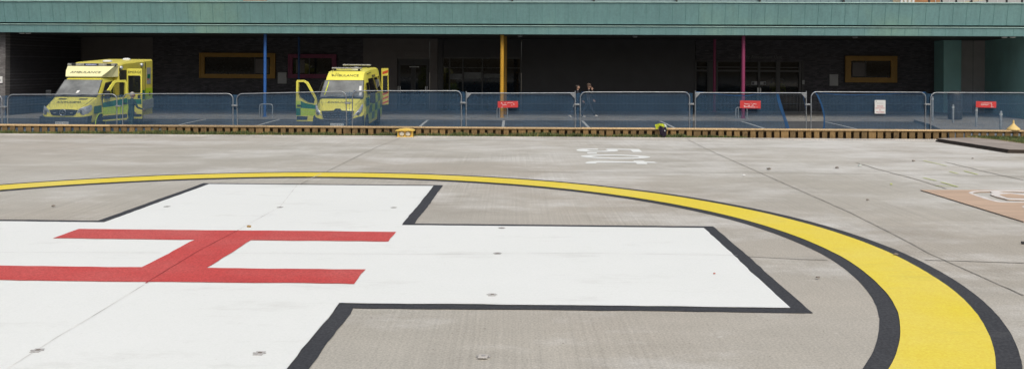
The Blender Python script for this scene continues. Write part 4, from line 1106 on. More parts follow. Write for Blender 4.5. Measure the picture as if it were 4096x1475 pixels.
bm = BM(); lathe(bm, [(.34, .93), (.345, tz - .2), (.30, tz - .09), (.18, tz - .02), (.02, tz)], (0, 0, 0), 'Z', 24); obj('dome', bm, M['black_plastic'], e, 60)

# ------------------------------------------------------------------ ambulances (local: x right, y back from the nose, z up)
def sect(y, zb_, zt, wb, ww, zw, wt, r):
    rt = [(wb - .05, zb_), (wb, zb_ + .05), (ww, zw), (wt, zt - r), (wt - .3 * r, zt - .3 * r), (wt - r, zt)]
    return [Vector((x, y, z)) for x, z in rt] + [Vector((-x, y, z)) for x, z in rt[::-1]]
def panelq(bm, pts, t, mi=0):     # thin panel from a polygon in any plane, raised by t along its outward normal
    pts = [Vector(p) for p in pts]; n = (pts[1] - pts[0]).cross(pts[2] - pts[0]).normalized()
    prism(bm, pts, n * t, (), mi)
def wheel(parent, x, y, r, side):
    w = empty('wheel', (x, y, r)); w.parent = parent
    bm = BM(); lathe(bm, [(r * .62, -.10), (r * .95, -.11), (r, -.07), (r, .07), (r * .95, .11), (r * .62, .10)], (0, 0, 0), 'X', 28); obj('tyre', bm, M['rubber'], w, 40)
    bm = BM(); lathe(bm, [(r * .62, -.07), (r * .60, .085 * side), (r * .52, .06 * side), (r * .3, .05 * side), (r * .22, .095 * side), (.02, .10 * side)], (0, 0, 0), 'X', 24); obj('rim', bm, M['rim'], w, 40)
def chequer(parent, name, x, rects, t=.004, side=1):
    for m in {r[4] for r in rects}:
        bm = BM()
        for (y0_, y1_, z0, z1, mm, sk) in [r if len(r) == 6 else (*r, 0) for r in rects]:
            if mm != m: continue
            pts = [(x, y0_, z0 + sk * 0), (x, y1_, z0 + sk), (x, y1_, z1 + sk), (x, y0_, z1)]
            prism(bm, pts, (side * t, 0, 0))
        obj(name, bm, M[m], parent)
def leaf_pts(hx, hy, ang, l, z, out=0):   # point on an opened door: l metres from the hinge
    return Vector((hx + l * math.sin(ang), hy + l * math.cos(ang), z))
def door_leaf(parent, name, hinge, ang, outer, win, paint_m, t, glass_m='vglass'):
    hx, hy = hinge
    P = lambda l: [leaf_pts(hx, hy, ang, a_, b_) for a_, b_ in l]
    nrm = Vector((math.cos(ang), -math.sin(ang), 0))
    if nrm.y > 0: nrm = -nrm
    d = empty(name, (0, 0, 0)); d.parent = parent
    bm = BM(); prism(bm, P(outer), -nrm * t, [P(win)] if win else ()); obj('door_skin', bm, paint_m, d)
    if win:
        cx = sum(a_ for a_, b_ in win) / len(win); cz_ = sum(b_ for a_, b_ in win) / len(win)
        bm = BM(); prism(bm, [p - nrm * t * .4 for p in P([(cx + (a_ - cx) * 1.02, cz_ + (b_ - cz_) * 1.02) for a_, b_ in win])], -nrm * .005); obj('door_window', bm, M[glass_m], d)
        bm = BM(); prism(bm, P([(cx + (a_ - cx) * 1.05, cz_ + (b_ - cz_) * 1.05) for a_, b_ in win]), nrm * .006, [P(win)]); obj('window_seal', bm, M['black_plastic'], d)
    return d, P, nrm

# ---- box-bodied ambulance
GZ1 = cz(-17.75, 37) + .02
a1 = empty('box_ambulance', (-17.72, 36.0, GZ1), 'yellow box-bodied ambulance with roof light bar, its near cab door and side door open', 'ambulance', None, (R(1.3), 0, R(-.5)))
cab = [sect(.0, .62, .93, .50, .56, .76, .52, .05), sect(.03, .55, 1.0, .66, .70, .76, .66, .06), sect(.10, .50, 1.07, .80, .84, .80, .78, .09), sect(.24, .46, 1.15, .90, .94, .85, .84, .13), sect(.5, .44, 1.28, .93, .985, .9, .86, .15), sect(.93, .42, 1.44, .94, .995, .95, .90, .13), sect(1.0, .42, 1.49, .94, .995, .95, .90, .12),
       sect(1.70, .42, 2.15, .94, .995, 1.1, .79, .12), sect(1.80, .42, 2.22, .94, .995, 1.1, .78, .13), sect(2.70, .42, 2.27, .94, .995, 1.1, .80, .14)]
bm = BM(); loft(bm, cab); obj('cab_body', bm, M['amb_yellow'], a1, 32)
bm = BM(); loft(bm, [[Vector(p) for p in r] for r in (
    [(-.95, -.005, .75), (-.70, -.06, .72), (0, -.09, .70), (.70, -.06, .72), (.95, -.005, .75), (.97, .35, .76), (-.97, .35, .76)],
    [(-.95, -.01, .5), (-.72, -.08, .48), (0, -.125, .47), (.72, -.08, .48), (.95, -.01, .5), (.95, .3, .5), (-.95, .3, .5)],
    [(-.93, .0, .24), (-.70, -.06, .22), (0, -.10, .22), (.70, -.06, .22), (.93, .0, .24), (.93, .3, .24), (-.93, .3, .24)])]); obj('front_bumper', bm, M['bumper'], a1, 40)
bm = BM(); box(bm, (-.26, -.135, .43), (.26, -.126, .545)); pl = obj('number_plate', bm, M['plate'], a1)
text('plate_text', 'BX55 NEL', .09, plane_mtx((0, -.136, .4875), (1, 0, 0), (0, 0, 1)), M['ink'], pl, .001, width=.46)
# grille, badge, lamps
bm = BM(); prism(bm, [(-.56, -.01, 1.0), (-.50, -.01, .85), (-.40, -.03, .785), (.40, -.03, .785), (.50, -.01, .85), (.56, -.01, 1.0), (.30, -.03, 1.02), (-.30, -.03, 1.02)], (0, .08, 0)); g = obj('grille', bm, M['black_plastic'], a1)
bm = BM()
for z in (.84, .89, .94): box(bm, (-.47, -.04, z - .008), (.47, -.012, z + .008))
obj('grille_bar', bm, M['frame_dark'], g)
bm = BM(); tube(bm, [(.125 * math.cos(t * math.pi / 14), -.055, .90 + .125 * math.sin(t * math.pi / 14)) for t in range(28)], .013, 8, closed=True)
for k in range(3):
    t = math.pi / 2 + k * 2 * math.pi / 3; d = Vector((math.cos(t), 0, math.sin(t))); n = Vector((-d.z, 0, d.x)); c = Vector((0, -.06, .90))
    prism(bm, [c - n * .022, c + d * .118, c + n * .022], (0, .012, 0))
obj('badge', bm, M['chrome'], g, 50)
for sx_ in (-1, 1):
    bm = BM(); box(bm, (sx_ * .33 - .05, -.045, .865), (sx_ * .33 + .05, -.03, .905), 0, .004); obj('grille_beacon', bm, M['clear_lens'], g)
    pts = [Vector(p) for p in ((.53, .015, .84), (.56, .0, 1.0), (.66, .04, 1.075), (.80, .16, 1.14), (.915, .36, 1.185), (.945, .44, 1.12), (.945, .36, .98), (.90, .20, .86), (.76, .06, .80))]
    pts = [Vector((p.x * sx_, p.y, p.z)) for p in pts]
    bm = BM(); c = sum(pts, Vector()) / len(pts); c += Vector((sx_ * .05, -.07, .02)); vs = [bm.verts.new(p + Vector((sx_ * .012, -.012, 0))) for p in pts]; cv = bm.verts.new(c)
    md = [bm.verts.new(p.lerp(c, .5) + Vector((sx_ * .02, -.025, .01))) for p in pts]
    for k in range(len(pts)):
        j = (k + 1) % len(pts); bm.faces.new((vs[k], vs[j], md[j], md[k])); bm.faces.new((md[k], md[j], cv))
    hlm = obj('headlight', bm, M['headlamp'], a1, 60)
    bm = BM(); lathe(bm, [(.062, -.004), (.05, .012), (.01, .02)], (sx_ * .70, -.012, .93), 'Y', 16); obj('bulb_reflector', bm, M['chrome'], hlm, 50)
    bm = BM(); panelq(bm, [(sx_ * .42 - .16, .71, 1.367), (sx_ * .42 + .16, .71, 1.367), (sx_ * .42 + .18, .80, 1.40), (sx_ * .42 - .14, .80, 1.40)], .008); obj('bonnet_vent', bm, M['black_plastic'], a1)
bm = BM(); panelq(bm, [(-.855, 1.02, 1.507), (.855, 1.02, 1.507), (.765, 1.665, 2.115), (-.765, 1.665, 2.115)], .012); ws = obj('windscreen', bm, M['wscreen'], a1)
bm = BM(); prism(bm, [(-.875, 1.00, 1.492), (.875, 1.00, 1.492), (.78, 1.69, 2.137), (-.78, 1.69, 2.137)], Vector((0, -.68, .72)).normalized() * .006, [[(-.85, 1.025, 1.512), (.85, 1.025, 1.512), (.76, 1.66, 2.11), (-.76, 1.66, 2.11)]]); obj('screen_seal', bm, M['black_plastic'], ws)
bm = BM(); panelq(bm, [(-.86, .955, 1.452), (.86, .955, 1.452), (.86, 1.01, 1.50), (-.86, 1.01, 1.50)], .012); obj('scuttle', bm, M['black_plastic'], ws)
for x0 in (-.62, .05):
    bm = BM(); tube(bm, [(x0, 1.0, 1.515), (x0 + .55, 1.06, 1.57)], .010, 6); obj('wiper', bm, M['black_plastic'], ws)
bm = BM(); panelq(bm, [(-.05, 1.10, 1.60), (.05, 1.12, 1.625), (.07, 1.22, 1.715), (-.03, 1.21, 1.71)], .004); obj('permit_card', bm, M['white'], ws)
sl = math.atan2(1.40 - 1.15, .86 - .24)
text('bonnet_lettering', 'AMBULANCE', .2, plane_mtx((0, .47, 1.281), (1, 0, 0), (0, .62, .25)), M['ink'], a1, .002, mirror=True, width=.98)
for sx_ in (-1, 1):
    bm = BM(); tube(bm, [(sx_ * .52, .04, 1.02), (sx_ * .70, .24, 1.155), (sx_ * .78, .5, 1.283), (sx_ * .80, .92, 1.437)], .006, 5); obj('bonnet_gap', bm, M['ink'], a1)
# cab side: open doorway, seat, windows on the far side
bm = BM(); prism(bm, [(.97, 1.18, 1.50), (.93, 1.62, 2.02), (.93, 2.2, 2.06), (.985, 2.2, 1.45), (.99, 1.2, 1.42)], (.018, 0, 0)); obj('doorway', bm, M['inside'], a1)
bm = BM(); prism(bm, [(.985, 1.15, 1.42), (.985, 2.22, 1.42), (.97, 2.22, .50), (.97, 1.30, .50)], (.022, 0, 0)); obj('doorway', bm, M['inside'], a1)
bm = BM(); box(bm, (.80, 1.9, 1.2), (1.0, 2.1, 1.9), 0, .03); obj('cab_seat', bm, M['hivis'], a1)
bm = BM(); prism(bm, [(-.97, 1.22, 1.52), (-.875, 1.66, 2.0), (-.875, 2.2, 2.04), (-.985, 2.2, 1.48)], (-.02, 0, 0)); obj('cab_window', bm, M['vglass'], a1)
for sx_ in (-1, 1):
    bm = BM(); box(bm, (sx_ * 1.20 - .11, 1.14, 1.38), (sx_ * 1.20 + .11, 1.24, 1.72), 0, .03); mr = obj('wing_mirror', bm, M['black_plastic'], a1)
    bm = BM(); tube(bm, [(sx_ * .95, 1.2, 1.45), (sx_ * 1.1, 1.2, 1.48)], .03, 8); obj('mirror_arm', bm, M['black_plastic'], mr)
    wheel(a1, sx_ * .90, 1.02, .345, sx_); wheel(a1, sx_ * .90, 4.85, .345, sx_)
    bm = BM(); prism(bm, [Vector((sx_ * .985, 1.02 + .43 * math.cos(t * math.pi / 12), .35 + .43 * math.sin(t * math.pi / 12))) for t in range(-2, 15)], (sx_ * .016, 0, 0)); obj('wheel_arch', bm, M['inside'], a1)
    bm = BM(); tube(bm, [Vector((sx_ * 1.0, 1.02 + .45 * math.cos(t * math.pi / 12), .35 + .45 * math.sin(t * math.pi / 12))) for t in range(-1, 14)], .02, 6); obj('arch_lip', bm, M['amb_lime'], a1)
chequer(a1, 'green_livery', .993, [(.46, 1.12, .82, 1.12, 'amb_green')])
# box body
bx = [[Vector(p) for p in r] for r in (
    [(-1.04, 2.64, .42), (1.04, 2.64, .42), (1.04, 2.64, 2.66), (.99, 2.64, 2.72), (-.99, 2.64, 2.72), (-1.04, 2.64, 2.66)],
    [(-1.04, 3.2, .42), (1.04, 3.2, .42), (1.04, 3.2, 2.76), (.99, 3.2, 2.83), (-.99, 3.2, 2.83), (-1.04, 3.2, 2.76)],
    [(-1.04, 6.15, .42), (1.04, 6.15, .42), (1.04, 6.15, 2.85), (.99, 6.15, 2.92), (-.99, 6.15, 2.92), (-1.04, 6.15, 2.85)])]
bm = BM(); loft(bm, bx); obj('box_body', bm, M['amb_box'], a1)
pod = [[Vector(p) for p in r] for r in (
    [(-.74, 1.70, 2.235), (.74, 1.70, 2.235), (.75, 1.68, 2.28), (-.75, 1.68, 2.28)],
    [(-.80, 2.00, 2.232), (.80, 2.00, 2.232), (.90, 2.02, 2.50), (-.90, 2.02, 2.50)],
    [(-.88, 2.30, 2.23), (.88, 2.30, 2.23), (.985, 2.33, 2.68), (-.985, 2.33, 2.68)],
    [(-1.02, 2.66, 2.23), (1.02, 2.66, 2.23), (1.03, 2.66, 2.70), (-1.03, 2.66, 2.70)])]
bm = BM(); loft(bm, pod); obj('roof_pod', bm, M['amb_pale'], a1)
text('pod_lettering', 'AMBULANCE', .2, plane_mtx((-.02, 1.90, 2.430), (1, 0, 0), (0, .34, .22)), M['ink'], a1, .004, width=1.26)
bm = BM(); box(bm, (-1.0, 2.02, 2.70), (1.0, 2.28, 2.735)); lb = obj('light_bar', bm, M['black_plastic'], a1); lb.location = (0, .34, -.04)
for k, (x0, x1) in enumerate(((-1.0, -.84), (-.83, -.66), (-.65, -.49), (-.48, -.31), (.31, .48), (.49, .65), (.66, .83), (.84, 1.0))):
    bm = BM(); box(bm, (x0, 2.0, 2.737), (x1, 2.27, 2.83), 0, .012); obj('beacon_lens', bm, M['clear_lens'] if k in (0, 2, 3, 4, 5, 7) else M['black_plastic'], lb)
bm = BM(); box(bm, (-.30, 2.0, 2.737), (.30, 2.27, 2.83), 0, .012); cb = obj('centre_lens', bm, M['black_plastic'], lb)
bm = BM(); box(bm, (-.24, 1.994, 2.75), (.24, 1.9985, 2.815)); ls = obj('blue_sign', bm, M['blue_lens'], cb)
text('sign_lettering', 'AMBULANCE', .06, plane_mtx((0, 1.992, 2.782), (1, 0, 0), (0, 0, 1)), M['ink_white'], cb, .001, width=.44)
for x, y, s_ in ((.30, 3.2, .19), (.30, 5.1, .17)):
    bm = BM(); z0 = 2.83 + (y - 3.2) * .0305; lathe(bm, [(s_, z0), (s_ * 1.05, z0 + .04), (s_ * .8, z0 + .085), (s_ * .3, z0 + .1)], (x, y, 0), 'Z', 24); obj('roof_vent', bm, M['white'], a1, 50)
# box side furniture
bm = BM(); prism(bm, [(1.04, 4.35, 1.86), (1.04, 5.0, 1.86), (1.04, 5.0, 2.40), (1.04, 4.35, 2.40)], (.01, 0, 0)); obj('side_window', bm, M['vglass'], a1)
bm = BM(); prism(bm, [(1.04, 2.72, .55), (1.04, 3.38, .55), (1.04, 3.38, 2.5), (1.04, 2.72, 2.5)], (.004, 0, 0)); obj('side_doorway', bm, M['inside'], a1)
bm = BM(); box(bm, (1.041, 5.32, 2.50), (1.07, 5.335, 2.78)); box(bm, (1.041, 5.32, .6), (1.055, 5.33, 2.8)); obj('locker_gap', bm, M['ink'], a1)
bm = BM(); box(bm, (1.041, 5.5, 1.80), (1.048, 5.95, 2.55)); np_ = obj('crest_panel', bm, M['board_grey'], a1)
bm = BM(); box(bm, (1.0485, 5.56, 2.05), (1.051, 5.88, 2.25)); obj('crest', bm, M['amb_green'], np_)
bm = BM(); box(bm, (1.0485, 5.56, 1.98), (1.051, 5.70, 2.045)); obj('crest', bm, M['red_chevron'], np_)
chequer(a1, 'side_livery', 1.041, [(4.30, 5.30, 1.52, 1.84, 'amb_box'), (4.30, 5.28, 1.12, 1.55, 'amb_green'), (5.34, 6.13, 1.12, 1.62, 'amb_lime'), (4.30, 5.28, .75, 1.10, 'amb_lime'), (5.34, 6.13, .75, 1.10, 'amb_green')])
bm = BM(); box(bm, (1.045, 5.75, 1.28), (1.06, 5.88, 1.44), 0, .01); obj('locker_handle', bm, M['black_plastic'], a1)
bm = BM(); prism(bm, [(1.05, 4.25, .62), (1.05, 6.1, .72), (1.05, 6.1, 1.12), (1.05, 4.25, 1.02)], (.06, 0, 0)); obj('side_step', bm, M['skirt'], a1)
bm = BM(); prism(bm, [(1.0, 2.3, .40), (1.0, 4.3, .40), (1.0, 4.3, .62), (1.0, 2.3, .62)], (.05, 0, 0)); obj('side_step', bm, M['skirt'], a1)
for y, z in ((2.80, 2.60), (4.9, 2.68)):
    bm = BM(); lathe(bm, [(.085, 1.03), (.085, 1.10), (.05, 1.13)], (0, y, z), 'X', 16); obj('side_lamp', bm, M['headlamp'], a1, 50)
for z in (2.25, 2.48):
    bm = BM(); box(bm, (1.041, 2.66, z), (1.09, 2.71, z + .12), 0, .01); obj('side_lamp', bm, M['black_plastic'], a1)
# cab door swung open
do, P, nr = door_leaf(a1, 'cab_door', (.995, 1.20), R(33), [(0, .46), (1.10, .46), (1.13, 1.2), (1.12, 2.0), (1.06, 2.12), (.62, 2.12), (.5, 2.06), (.02, 1.42)], [(.20, 1.43), (1.0, 1.43), (1.02, 1.97), (.95, 2.02), (.66, 2.02), (.58, 1.98)], M['amb_yellow'], .07, 'dglass')
bm = BM(); prism(bm, P([(.02, 1.02), (1.12, 1.10), (1.12, 1.36), (.02, 1.22)]), nr * .004); obj('green_band', bm, M['amb_green'], do)
bm = BM(); prism(bm, P([(.02, .74), (1.11, .76), (1.12, 1.098), (.02, 1.018)]), nr * .004); obj('lime_band', bm, M['amb_lime'], do)
bm = BM(); prism(bm, P([(.02, .52), (1.10, .54), (1.11, .70), (.02, .68)]), nr * .012); obj('rub_strip', bm, M['bumper'], do)
bm = BM(); prism(bm, P([(.94, 1.12), (1.08, 1.12), (1.08, 1.17), (.94, 1.17)]), nr * .04); obj('handle', bm, M['black_plastic'], do)
# side door of the box, swung square to the body
do, P, nr = door_leaf(a1, 'side_door', (1.05, 3.40), R(88), [(0, .40), (.64, .40), (.64, 2.52), (.60, 2.56), (.03, 2.56), (0, 2.52)], [(.08, 1.52), (.54, 1.52), (.57, 1.56), (.57, 2.20), (.53, 2.24), (.09, 2.24), (.06, 2.20), (.06, 1.56)], M['amb_yellow'], .06, 'vglass')
text('door_lettering', 'EMERGE', .15, plane_mtx(leaf_pts(1.05, 3.40, R(88), .33, 2.40) + nr * .004, (1, .03, 0), (0, 0, 1)), M['ink'], do, .002, width=.56)
bm = BM(); prism(bm, P([(.02, 1.02), (.62, 1.02), (.62, 1.24), (.02, 1.24)]), nr * .004); obj('green_band', bm, M['amb_green'], do)
bm = BM(); prism(bm, P([(.02, .58), (.30, .58), (.30, 1.01), (.02, 1.01)]), nr * .004); obj('lime_band', bm, M['amb_lime'], do)
bm = BM(); prism(bm, P([(.46, 1.27), (.58, 1.27), (.58, 1.43), (.46, 1.43)]), nr * .012); obj('handle', bm, M['black_plastic'], do)
bm = BM(); prism(bm, P([(.30, .50), (.63, .50), (.63, .60), (.30, .60)]), nr * .03); obj('door_step', bm, M['black_plastic'], do)

# ---- van ambulance
GZ2 = cz(-6.9, 37) + .05
a2 = empty('van_ambulance', (-6.88, 36.0, GZ2), 'high-roof yellow van ambulance with green chequered sides and its left-hand front door open', 'ambulance', None, (R(1.6), 0, R(.3)))
van = [sect(.0, .30, .86, .52, .58, .6, .50, .08), sect(.05, .28, .98, .74, .80, .65, .66, .10), sect(.14, .26, 1.06, .86, .91, .7, .74, .14), sect(.32, .25, 1.17, .93, .97, .8, .80, .16), sect(.62, .25, 1.31, .97, 1.01, .9, .87, .15), sect(.80, .25, 1.39, .98, 1.02, .95, .89, .13),
       sect(1.50, .25, 2.08, .98, 1.03, 1.05, .81, .13), sect(1.62, .25, 2.20, .98, 1.03, 1.1, .80, .15), sect(1.90, .25, 2.40, .98, 1.03, 1.15, .80, .18), sect(2.15, .25, 2.46, .98, 1.03, 1.2, .82, .18), sect(3.5, .25, 2.50, .98, 1.03, 1.2, .84, .18), sect(5.45, .25, 2.50, .98, 1.03, 1.2, .84, .16)]
bm = BM(); loft(bm, van); obj('body', bm, M['amb_yellow'], a2, 32)
bm = BM(); loft(bm, [[Vector(p) for p in r] for r in (
    [(-.97, .03, .70), (-.72, -.05, .60), (-.40, -.09, .52), (.40, -.09, .52), (.72, -.05, .60), (.97, .03, .70), (.99, .4, .74), (-.99, .4, .74)],
    [(-.99, .02, .45), (-.74, -.08, .42), (-.40, -.13, .40), (.40, -.13, .40), (.74, -.08, .42), (.99, .02, .45), (1.0, .4, .45), (-1.0, .4, .45)],
    [(-.96, .05, .20), (-.72, -.05, .18), (-.40, -.09, .18), (.40, -.09, .18), (.72, -.05, .18), (.96, .05, .20), (.97, .4, .2), (-.97, .4, .2)])]); obj('front_bumper', bm, M['bumper'], a2, 40)
bm = BM(); box(bm, (-.26, -.142, .34), (.26, -.132, .455)); pl = obj('number_plate', bm, M['plate'], a2)
text('plate_text', 'PO65 EXY', .09, plane_mtx((0, -.143, .398), (1, 0, 0), (0, 0, 1)), M['ink'], pl, .001, width=.46)
bm = BM(); prism(bm, [(-.64, -.01, .93), (-.56, -.05, .66), (-.42, -.08, .555), (.42, -.08, .555), (.56, -.05, .66), (.64, -.01, .93), (.16, -.03, .945), (.09, -.03, 1.02), (-.09, -.03, 1.02), (-.16, -.03, .945)], (0, .10, 0)); g = obj('grille', bm, M['black_plastic'], a2)
bm = BM()
for z, w in ((.62, .50), (.70, .54), (.78, .57), (.86, .60)):
    x = -w
    while x < w - .03:
        if abs(x + .06) > .16 or z < .8: box(bm, (x, -.075, z - .012), (x + .11, -.052, z + .012))
        x += .155
tube(bm, [(-.60, -.055, .68), (-.46, -.09, .575), (0, -.10, .56), (.46, -.09, .575), (.60, -.055, .68)], .014, 6)
obj('grille_chrome', bm, M['chrome'], g)
bm = BM(); prism(bm, [(0, -.06, 1.0), (.085, -.06, .87), (.045, -.06, .87), (0, -.06, .935), (-.045, -.06, .87), (-.085, -.06, .87)], (0, .02, 0)); obj('badge', bm, M['chrome'], g)
for sx_ in (-1, 1):
    pts = [(.58, .03, .70), (.66, .06, .64), (.78, .12, .70), (.89, .22, .86), (.945, .36, 1.06), (.93, .42, 1.20), (.88, .34, 1.15), (.80, .22, 1.0), (.66, .07, .82)]
    pts = [Vector((p[0] * sx_, p[1], p[2])) for p in pts]; c = sum(pts, Vector()) / len(pts) + Vector((sx_ * .05, -.07, .03))
    bm = BM(); vs = [bm.verts.new(p + Vector((sx_ * .012, -.02, .005))) for p in pts]; cv = bm.verts.new(c); md = [bm.verts.new(p.lerp(c, .5) + Vector((sx_ * .02, -.03, .01))) for p in pts]
    for k in range(len(pts)):
        j = (k + 1) % len(pts); bm.faces.new((vs[k], vs[j], md[j], md[k])); bm.faces.new((md[k], md[j], cv))
    hlm = obj('headlight', bm, M['headlamp'], a2, 60)
    bm = BM(); lathe(bm, [(.058, -.0), (.05, .02), (.01, .03)], (sx_ * .80, .04, .83), 'Y', 16); obj('bulb_reflector', bm, M['chrome'], hlm, 50)
bm = BM(); panelq(bm, [(-.86, .825, 1.415), (.86, .825, 1.415), (.785, 1.475, 2.055), (-.785, 1.475, 2.055)], .012); ws = obj('windscreen', bm, M['wscreen'], a2)
bm = BM(); prism(bm, [(-.895, .80, 1.392), (.895, .80, 1.392), (.81, 1.50, 2.08), (-.81, 1.50, 2.08)], Vector((0, -.69, .70)).normalized() * .006, [[(-.85, .835, 1.425), (.85, .835, 1.425), (.78, 1.47, 2.05), (-.78, 1.47, 2.05)]]); obj('screen_seal', bm, M['black_plastic'], ws)
bm = BM(); panelq(bm, [(-.87, .74, 1.365), (.87, .74, 1.365), (.87, .83, 1.43), (-.87, .83, 1.43)], .010); obj('scuttle', bm, M['black_plastic'], ws)
for x0 in (-.60, .08):
    bm = BM(); tube(bm, [(x0, .82, 1.435), (x0 + .58, .86, 1.475)], .010, 6); obj('wiper', bm, M['black_plastic'], ws)
bm = BM(); n_ = Vector((0, -.70, .69)) * .016
for a_, b_, c_, d_ in ((.68, .78, 1.66, 1.85), (.70, .80, 1.38 + .1, 1.60)):
    k = (c_ - 1.415) / .64; k2 = (d_ - 1.415) / .64
    f = lambda x, kk: Vector((x * (1 - .06 * kk), .825 + .65 * kk, 1.415 + .64 * kk)) + n_
    panelq(bm, [f(a_, k), f(b_, k), f(b_, k2), f(a_, k2)], .003)
obj('permit_card', bm, M['white'], ws)
bm = BM(); tube(bm, [f(-.70, .12), f(-.66, .95)], .02, 5); obj('seat_belt', bm, M['hivis'], ws)
text('bonnet_lettering', 'AMBULANCE', .2, plane_mtx((.03, .46, 1.241), (1, 0, 0), (0, .30, .14)), M['ink'], a2, .003, mirror=True, width=1.04)
text('roof_lettering', 'AMBULANCE', .2, plane_mtx((0, 1.695, 2.263), (1, 0, 0), (0, .28, .20)), M['ink'], a2, .004, width=1.10)
text('fleet_number', '162 X', .07, plane_mtx((-.36, 1.815, 2.35), (1, 0, 0), (0, .28, .20)), M['ink'], a2, .003, width=.15)
bm = BM(); tube(bm, [(-.55, 1.72, 2.28), (-.55, 1.76, 2.50)], .005, 5); lathe(bm, [(.02, 2.26), (.02, 2.30), (.006, 2.33)], (-.55, 1.72, 0), 'Z', 8); obj('aerial', bm, M['black_plastic'], a2)
for y, x0, x1, z in ((2.12, -.62, .62, 2.53), (4.6, -.62, .62, 2.60)):
    bm = BM(); box(bm, (x0, y - .13, z), (x1, y + .13, z + .06), 0, .02); lb = obj('light_bar', bm, M['clear_lens'], a2)
    for x in (x0 + .12, x1 - .12):
        bm = BM(); box(bm, (x - .04, y - .05, z - .1), (x + .04, y + .05, z - .002)); obj('bar_foot', bm, M['black_plastic'], lb)
bm = BM(); lathe(bm, [(.20, 2.46), (.21, 2.52), (.16, 2.57), (.04, 2.59)], (.28, 2.75, 0), 'Z', 22); obj('roof_vent', bm, M['white'], a2, 50)
for sx_ in (-1, 1):
    bm = BM(); tube(bm, [(sx_ * .56, .09, 1.0), (sx_ * .68, .33, 1.168), (sx_ * .78, .62, 1.312), (sx_ * .82, .79, 1.388)], .006, 5); obj('bonnet_gap', bm, M['ink'], a2)
# side glass and livery on the visible flank (leaning in towards the roof)
def flank(y, z): # body side at height z
    k = max(0, (z - 1.2) / (2.32 - 1.2)); return Vector((1.03 - (1.03 - .84) * k, y, z)) if z > 1.2 else Vector((.985 + .045 * max(0, (z - .3)) / .9, y, z))
def fl_quad(bm, y0_, y1_, z0, z1, t=.006):
    for za, zb_ in ([(z0, z1)] if (z0 >= 1.2 or z1 <= 1.2) else [(z0, 1.2), (1.2, z1)]):
        a_, b_, c_, d_ = flank(y0_, za), flank(y1_, za), flank(y1_, zb_), flank(y0_, zb_)
        e_ = Vector((.0015, 0, 0)); panelq(bm, [a_ + e_, b_ + e_, c_ + e_, d_ + e_], t)
for y0_, y1_, z0, z1, nm in ((1.42, 2.02, 1.50, 1.98, 'cab_window'), (2.15, 3.34, 1.46, 2.12, 'side_window'), (3.36, 4.33, 1.46, 2.12, 'side_window'), (4.35, 5.3, 1.46, 2.12, 'side_window')):
    bm = BM(); fl_quad(bm, y0_, y1_, z0, z1, .008); obj(nm, bm, M['vglass'], a2)
for y in (4.1, 4.5, 4.85):
    bm = BM(); fl_quad(bm, y, y + .14, 1.62 + .1 * (y - 4), 2.0, .0105); obj('window_sticker', bm, M['board_grey'], a2)
for m in ('amb_green', 'amb_lime'):
    bm = BM()
    for r_i, (z0, z1) in enumerate(((1.06, 1.40), (.72, 1.055), (.40, .715))):
        for c_i in range(6):
            y0_ = .72 + c_i * .80
            if ((r_i + c_i) % 2 == 0) == (m == 'amb_green') and not (c_i == 0 and r_i > 1): fl_quad(bm, y0_, min(y0_ + .798, 5.44), z0, z1, .003)
    obj('chequer_livery', bm, M[m], a2)
bm = BM(); fl_quad(bm, 1.5, 3.9, .30, .395, .01); obj('side_strip', bm, M['amb_box'], a2)
text('side_lettering', 'AMBULANCE', .16, plane_mtx(flank(3.7, 2.18) + Vector((.006, 0, .001)), (0, 1, 0), (-.17, 0, 1)), M['ink'], a2, .002, width=.95)
bm = BM(); tube(bm, [flank(2.2, 2.30) + Vector((-.02, 0, .02)), flank(3.2, 2.32) + Vector((-.02, 0, .03))], .012, 6); obj('roof_gutter', bm, M['ink'], a2)
for sx_ in (-1, 1):
    wheel(a2, sx_ * .93, .95, .34, sx_); wheel(a2, sx_ * .93, 4.35, .34, sx_)
    bm = BM(); prism(bm, [Vector((sx_ * 1.0, .95 + .42 * math.cos(t * math.pi / 12), .34 + .42 * math.sin(t * math.pi / 12))) for t in range(-2, 15)], (sx_ * .022, 0, 0)); obj('wheel_arch', bm, M['inside'], a2)
bm = BM(); box(bm, (1.12, .98, 1.18), (1.34, 1.10, 1.58), 0, .03); mr = obj('wing_mirror', bm, M['black_plastic'], a2)
bm = BM(); tube(bm, [(1.0, 1.1, 1.32), (1.16, 1.06, 1.34)], .03, 8); obj('mirror_arm', bm, M['black_plastic'], mr)
bm = BM(); prism(bm, [(-1.02, 1.0, 1.42), (-.90, 1.48, 2.0), (-.90, 2.0, 2.04), (-1.03, 2.0, .5), (-1.0, 1.15, .45)], (-.02, 0, 0)); obj('doorway', bm, M['inside'], a2)
# front door swung out to the left of the photo
do, P, nr = door_leaf(a2, 'front_door', (-1.02, 1.02), R(-72), [(0, .42), (0.95, .40), (0.986, 1.1), (0.968, 2.02), (0.933, 2.09), (0.634, 2.09), (0.44, 2.0), (0.0176, 1.30)], [(0.176, 1.16), (0.458, 1.20), (0.792, 1.38), (0.854, 1.50), (0.845, 1.98), (0.616, 1.99), (0.51, 1.92), (0.123, 1.32)], M['amb_yellow'], .08, 'vglass')
bm = BM(); prism(bm, P([(0.0264, .92), (0.757, .95), (0.757, 1.24), (0.528, 1.15), (0.0264, 1.08)]), nr * .004); obj('green_band', bm, M['amb_green'], do)
bm = BM(); prism(bm, P([(0.766, .64), (0.968, .64), (0.972, .94), (0.766, .94)]), nr * .004); obj('green_band', bm, M['amb_green'], do)
bm = BM(); prism(bm, P([(0.0264, .66), (0.757, .64), (0.757, .94), (0.0264, .91)]), nr * .004); obj('lime_band', bm, M['amb_lime'], do)
